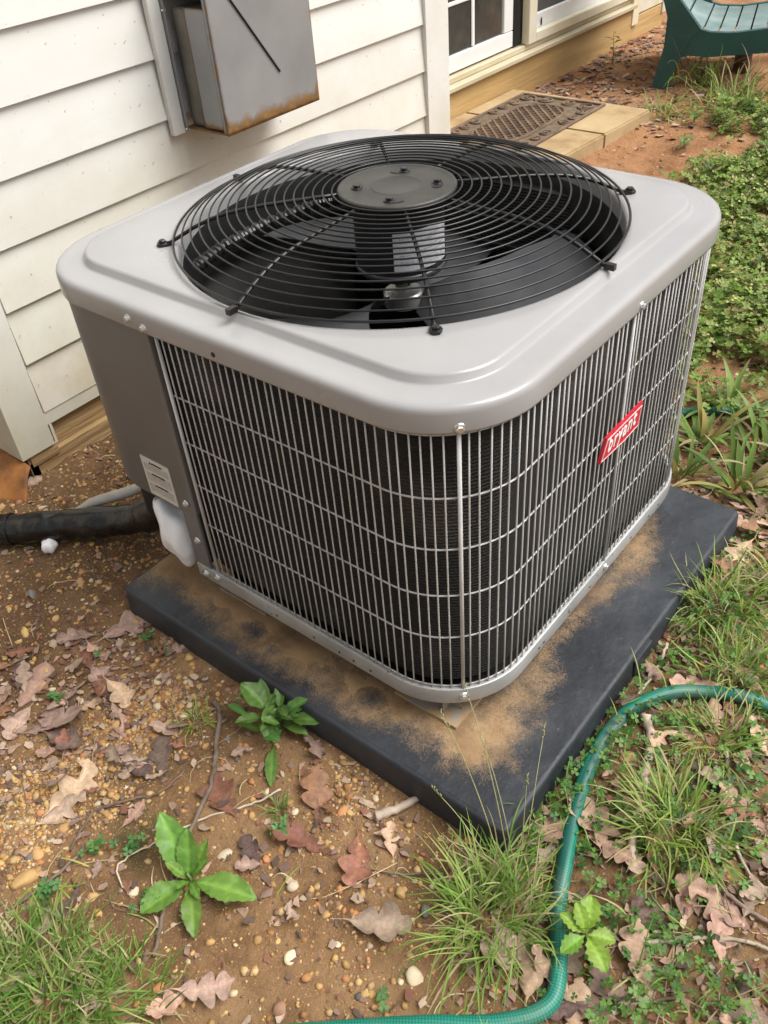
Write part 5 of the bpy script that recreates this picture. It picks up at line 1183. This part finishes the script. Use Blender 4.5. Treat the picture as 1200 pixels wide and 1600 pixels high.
# tall flowering stalks at the pad corner
st = tuft('grass with tall thin seed stalks at the pad corner', 60, 18, -.505, -.535, .025, .04, .11, .0012, out=.6)
def stalk(x, y, tx, ty, h, k):
    P = smooth_path([(x, y, 0), (x+(tx-x)*.3, y+(ty-y)*.3, h*.45), (x+(tx-x)*.65, y+(ty-y)*.65, h*.8), (tx, ty, h)], 6); mb = MB()
    mb.tube([p-Vector((-.505, -.535, 0)) for p in P], list(np.linspace(.0010, .0004, len(P))), 5)
    for q in range(7):
        p = P[-1].lerp(P[-4], q/7)-Vector((-.505, -.535, 0)); d_ = Vector((random.gauss(0, .0015), random.gauss(0, .0015), .006)); mb.tube([p, p+d_*.5, p+d_], [.0004, .0011, .0002], 4)
    mb.build('seed_stalk', STALKM, st, True)
STALKM = M('seed_stalk', (.30, .32, .13), .6, ramp=[(.3, (.24, .28, .09)), (.7, (.42, .38, .2))], nscale=30)
for i, a_ in enumerate(((-.51, -.53, -.47, -.40, .23), (-.50, -.535, -.43, -.41, .26), (-.495, -.54, -.45, -.45, .20), (-.52, -.53, -.52, -.42, .13), (-.49, -.545, -.44, -.52, .15), (-.48, -.545, -.36, -.50, .16), (-.51, -.54, -.56, -.46, .10))): stalk(*a_, i)
# strap-leaved plants
STR = ((.12, .21, .04), (.17, .27, .06), (.24, .33, .09), (.42, .36, .12))
for i, (x, y, n, lab) in enumerate(((.60, -.345, 26, 'strap leaved plant closest to the grille corner'), (.735, -.36, 26, 'strap leaved plant behind the buried hose'), (.50, -.47, 30, 'strap leaved plant near the pad corner'), (.77, -.48, 26, 'strap leaved plant at the photo edge'), (.63, -.47, 30, 'strap leaved plant in the middle of its row'), (.60, -.58, 24, 'strap leaved plant at the photo edge above the grass tuft'), (.47, -.35, 16, 'yellowing strap leaved plant beside the grille'))):
    tuft(lab, n, 40+i, x, y, .022, .07, .16, .0068, out=.7, droop=.8, cols=STR, name='strap_leaf_plant', cat='plant', group='strap leaved plants behind the pad', K=8)
# --- clover
LFT = np.array([(0, 0, 0), (.42, .45, .10), (.40, .92, .12), (0, .82, -.02), (-.40, .92, .12), (-.42, .45, .10)])
TRE = []
for q in (0, 120, 240):
    c, s = math.cos(R(q)), math.sin(R(q)); TRE.append(np.stack([LFT[:, 0]*c-LFT[:, 1]*s, LFT[:, 0]*s+LFT[:, 1]*c, LFT[:, 2]], -1))
TRE = np.concatenate(TRE); TF = np.array([f_ for q in range(3) for f_ in ((6*q, 6*q+1, 6*q+2, 6*q+3), (6*q, 6*q+3, 6*q+4, 6*q+5))])
def clover(X, Y, seed, smin, smax, hmax, cols):
    g_ = np.random.default_rng(seed); n = len(X); S = g_.uniform(smin, smax, n); A = g_.uniform(0, 6.28, n); H = gh(X, Y)+.004+hmax*g_.random(n)*(.45+1.1*fbm(X*11, Y*11, 97, 2)); rx, ry = g_.normal(size=n)*.35, g_.normal(size=n)*.35
    c, s = np.cos(A)[:, None], np.sin(A)[:, None]; x = (TRE[None, :, 0]*c-TRE[None, :, 1]*s); y = (TRE[None, :, 0]*s+TRE[None, :, 1]*c); z = TRE[None, :, 2]+x*rx[:, None]+y*ry[:, None]
    V = np.stack([x*S[:, None]+X[:, None], y*S[:, None]+Y[:, None], z*S[:, None]+H[:, None]], -1).reshape(-1, 3)
    F = (TF[None]+(np.arange(n)*18)[:, None, None]).reshape(-1, 4); cc = np.array(cols)[g_.integers(0, len(cols), n)]*g_.uniform(.7, 1.25, (n, 1)); cc = np.repeat(cc, 18, 0)
    # stems
    t = np.stack([np.stack([X-.0006, Y, gh(X, Y)-.002], -1), np.stack([X+.0006, Y, gh(X, Y)-.002], -1), np.stack([X+.0006, Y, H], -1), np.stack([X-.0006, Y, H], -1)], 1).reshape(-1, 3)
    F2 = np.arange(n)[:, None]*4+np.arange(4)[None]+len(V); return np.concatenate([V, t]), np.concatenate([F, F2]), np.concatenate([cc, np.tile([(.14, .2, .05)], (len(t), 1))])
CLV = ((.13, .22, .03), (.18, .28, .045), (.25, .34, .07), (.085, .16, .028), (.30, .36, .11), (.34, .30, .12))
X, Y = scatter(27000, .62, 3.0, -1.1, .75, in_clover, 901)
V1, F1, C1 = clover(X, Y, 902, .0075, .0160, .06, CLV)
g_ = np.random.default_rng(4); k = g_.choice(len(X), 330, replace=False)   # small yellow flowers and seed heads
fl = np.array([(-1, 0, 0), (0, -1, 0), (1, 0, 0), (0, 1, 0), (0, 0, .9)])*.0052; Vf = (fl[None]+np.stack([X[k], Y[k], gh(X[k], Y[k])+.062], -1)[:, None]).reshape(-1, 3)
Ff = (np.array([(0, 1, 4), (1, 2, 4), (2, 3, 4), (3, 0, 4)])[None]+(np.arange(330)*5)[:, None, None]).reshape(-1, 3)
Xb, Yb = scatter(900, .62, 3.0, -1.3, .75, in_clover, 903)
o = link('ground_cover', npmesh('ground_cover', np.concatenate([V1, Vf]), [F1, Ff+len(V1)], False, np.concatenate([C1, np.tile([(.62, .58, .22)], (len(Vf), 1))])), VEG); tag(o, 'dense green clover with tiny yellow flowers behind the unit', 'clover', kind='stuff')
cdens = lambda x, y: clampd(hose_side(x, y)*(.18+.9*(fbm(x*12, y*12, 66)-.42)*4)+.9*clampd(1-np.abs(y+.535)/.022)*clampd((x+.50)/.05)*clampd((.2-x)/.1)+.35*G(x, y, -.55, -.80, .1))
X, Y = scatter(1900, -.62, .5, -1.0, -.52, cdens, 905)
V1, F1, C1 = clover(X, Y, 906, .0045, .0085, .028, ((.09, .20, .035), (.13, .26, .05), (.065, .16, .035)))
o = link('clover', npmesh('clover', V1, F1, False, C1), VEG); tag(o, 'small clover leaves growing through the litter along the hose', 'clover', kind='stuff')
for i, (x, y, n, lab) in enumerate(((-.60, .28, 3, 'single clover sprig by the mauve leaf'), (-.515, .235, 4, 'clover sprig at the pad corner edge'), (-.838, -.03, 7, 'clover sprig left of the stick'), (-.80, -.075, 8, 'clover patch on the moss beside the broad weed'), (-.92, -.03, 12, 'clover clump between the stone and the grass'), (-.70, .26, 8, 'clover sprigs between the pinkish leaves'), (-.845, -.16, 7, 'clover sprig above the thin lawn grass'), (-.52, .19, 4, 'clover sprig growing close to the pad side'), (-.645, -.235, 8, 'fine leafed sprig beside the reddish leaf'), (-.735, -.50, 3, 'tiny green sprout near the hose bottom'))):
    g_ = np.random.default_rng(i); X = x+g_.normal(size=n)*.007; Y = y+g_.normal(size=n)*.007
    V1, F1, C1 = clover(X, Y, 950+i, .006, .0095, .018, ((.07, .19, .05), (.10, .24, .06)))
    o = link('clover_sprig', npmesh('clover_sprig', V1-[x, y, 0], F1, False, C1), VEG); o.location = (x, y, 0); tag(o, lab, 'clover')
# --- broad-leaved weeds
def leaf(parent, mat, base_, head, pitch, ln, wd, droop=30, serr=.0, K=21, fold=.22, name='leaf'):
    V = []; cc = []; t = np.linspace(0, 1, K); p = Vector(base_); el = R(pitch); hv = Vector((math.cos(head), math.sin(head), 0)); sv = Vector((-math.sin(head), math.cos(head), 0)); ph = random.uniform(0, 6)
    QC = (-1, -.66, -.33, 0, .33, .66, 1)
    for i in range(K):
        e = el-R(droop)*t[i]**1.4
        if i: p = p+(hv*math.cos(e)+Vector((0, 0, math.sin(e))))*ln/(K-1)
        w_ = wd*float(np.interp(t[i], [0, .12, .25, .45, .65, .85, .95, 1], [.07, .10, .55, .98, 1, .6, .25, .0]))*(1+serr*(1 if i % 2 else -1)); up = hv*-math.sin(e)+Vector((0, 0, math.cos(e)))
        for q in QC:
            vd = abs(((t[i]*5.5-abs(q)*.9+.5) % 1)-.5); vein = max(math.exp(-(vd/.13)**2)*(abs(q) < .95), 1.0*(q == 0))
            V.append((p+sv*(w_*q*.5)+up*(fold*w_*.5*abs(q)+wd*(.05*math.sin(i*.9+q*3+ph)*abs(q)-.05*vein)))[:]); k = .88+.5*vein*(.55 if q else 1); cc.append((k*1.05, k, k))
    F = np.array([(i*7+j, (i+1)*7+j, (i+1)*7+j+1, i*7+j+1) for i in range(K-1) for j in range(6)])
    return link(name, npmesh(name, V, F, True, np.array(cc)), mat, parent)
STEMM = M('green_stem', (.12, .18, .05), .5)
w1 = thing('weed_plant', 'broad leaved bright green weed on the bare soil', 'weed', (-.785, -.183, float(gh(-.785, -.183))))
for h_, pt, ln, wd, dr in ((70, 56, .108, .043, 28), (-70, 18, .108, .040, 30), (168, 22, .080, .041, 36), (232, 16, .085, .028, 40), (38, 64, .078, .031, 25), (8, 44, .062, .022, 20), (-25, 52, .05, .015, 20), (112, 60, .05, .017, 20), (-110, 30, .045, .014, 20), (200, 55, .04, .013, 20)):
    leaf(w1, WEEDM, (0, 0, .004), R(h_), pt, ln, wd, dr, .05)
mb = MB(); mb.tube([(0, 0, -.01), (.001, 0, .012), (0, .002, .022)], [.003, .0026, .0015], 6); mb.build('stem', STEMM, w1, True)
w2 = thing('weed_plant', 'dark glossy narrow leaved weed against the pad side', 'weed', (-.522, -.098, float(gh(-.522, -.098))))
g_ = np.random.default_rng(12)
for i in range(30):
    h_ = i*137.5; leaf(w2, WEEDD, (g_.normal()*.016, g_.normal()*.02, .006+.05*g_.random()), R(h_), g_.uniform(5, 65), g_.uniform(.03, .062), g_.uniform(.012, .022), 45, .0, 13)
leaf(w2, WEEDD, (0, .01, .045), R(95), 55, .066, .038, 40); leaf(w2, WEEDD, (.01, -.02, .035), R(-60), 20, .062, .028, 40); leaf(w2, WEEDD, (.0, -.02, .05), R(-40), 50, .06, .026, 30); leaf(w2, WEEDD, (-.02, -.01, .0), R(222), 8, .085, .021, 15); leaf(w2, WEEDD, (.0, .01, .03), R(150), 30, .06, .02, 30)
mb = MB(); mb.tube([(0, 0, -.01), (.002, 0, .02), (0, .002, .045)], [.003, .0026, .0015], 6); mb.build('stem', STEMM, w2, True)
w3 = thing('tree_seedling', 'lime green toothed seedling beside the hose', 'seedling', (-.54, -.672, float(gh(-.54, -.672))))
mb = MB(); mb.tube([(0, 0, -.01), (.003, 0, .03), (.004, .003, .055)], [.0018, .0015, .001], 6); mb.build('stem', TWIGM, w3, True)
for h_, pt, ln, wd in ((20, 30, .050, .029), (95, 40, .042, .02), (160, 15, .042, .023), (240, 12, .05, .028), (-60, 5, .04, .022), (55, 55, .042, .02)): leaf(w3, SEEDM, (.004, .003, .052), R(h_), pt, ln, wd, 40, .16, 13)
# small weeds by the mat, on the clay and beside the unit
for i, (x, y, h_, n, lab) in enumerate(((1.42, .86, .16, 12, 'small leafy weed growing against the corner post'), (1.62, .72, .12, 9, 'thin weed in front of the doormat'), (1.75, .68, .10, 8, 'spindly weed on the slab edge'), (1.52, .60, .08, 9, 'broad leaved weed behind the fan guard'), (2.62, .56, .05, 9, 'flat rosette weed on the orange clay'), (2.35, .48, .04, 8, 'small flat weed at the edge of the clay'), (1.95, .36, .05, 7, 'tiny weed between clay and clover'), (3.35, 1.30, .14, 9, 'weed at the foot of the sill board'), (3.6, 1.1, .45, 12, 'tall thin weed stem beside the chair'))):
    w_ = thing('weed_plant', lab, 'weed', (x, y, float(gh(x, y))), 'small weeds near the door'); g_ = np.random.default_rng(i)
    mb = MB(); mb.tube([(0, 0, -.01), (.004, .003, h_*.5), (.0, .008, h_)], [.0022, .0016, .0008], 5); mb.build('stem', STEMM, w_, True)
    for j in range(n): leaf(w_, WEEDD if i % 2 else WEEDM, (0, .004, h_*(j+1)/n), R(j*137.5), g_.uniform(10, 45), g_.uniform(.03, .055), g_.uniform(.012, .022), 40, 0, 7)
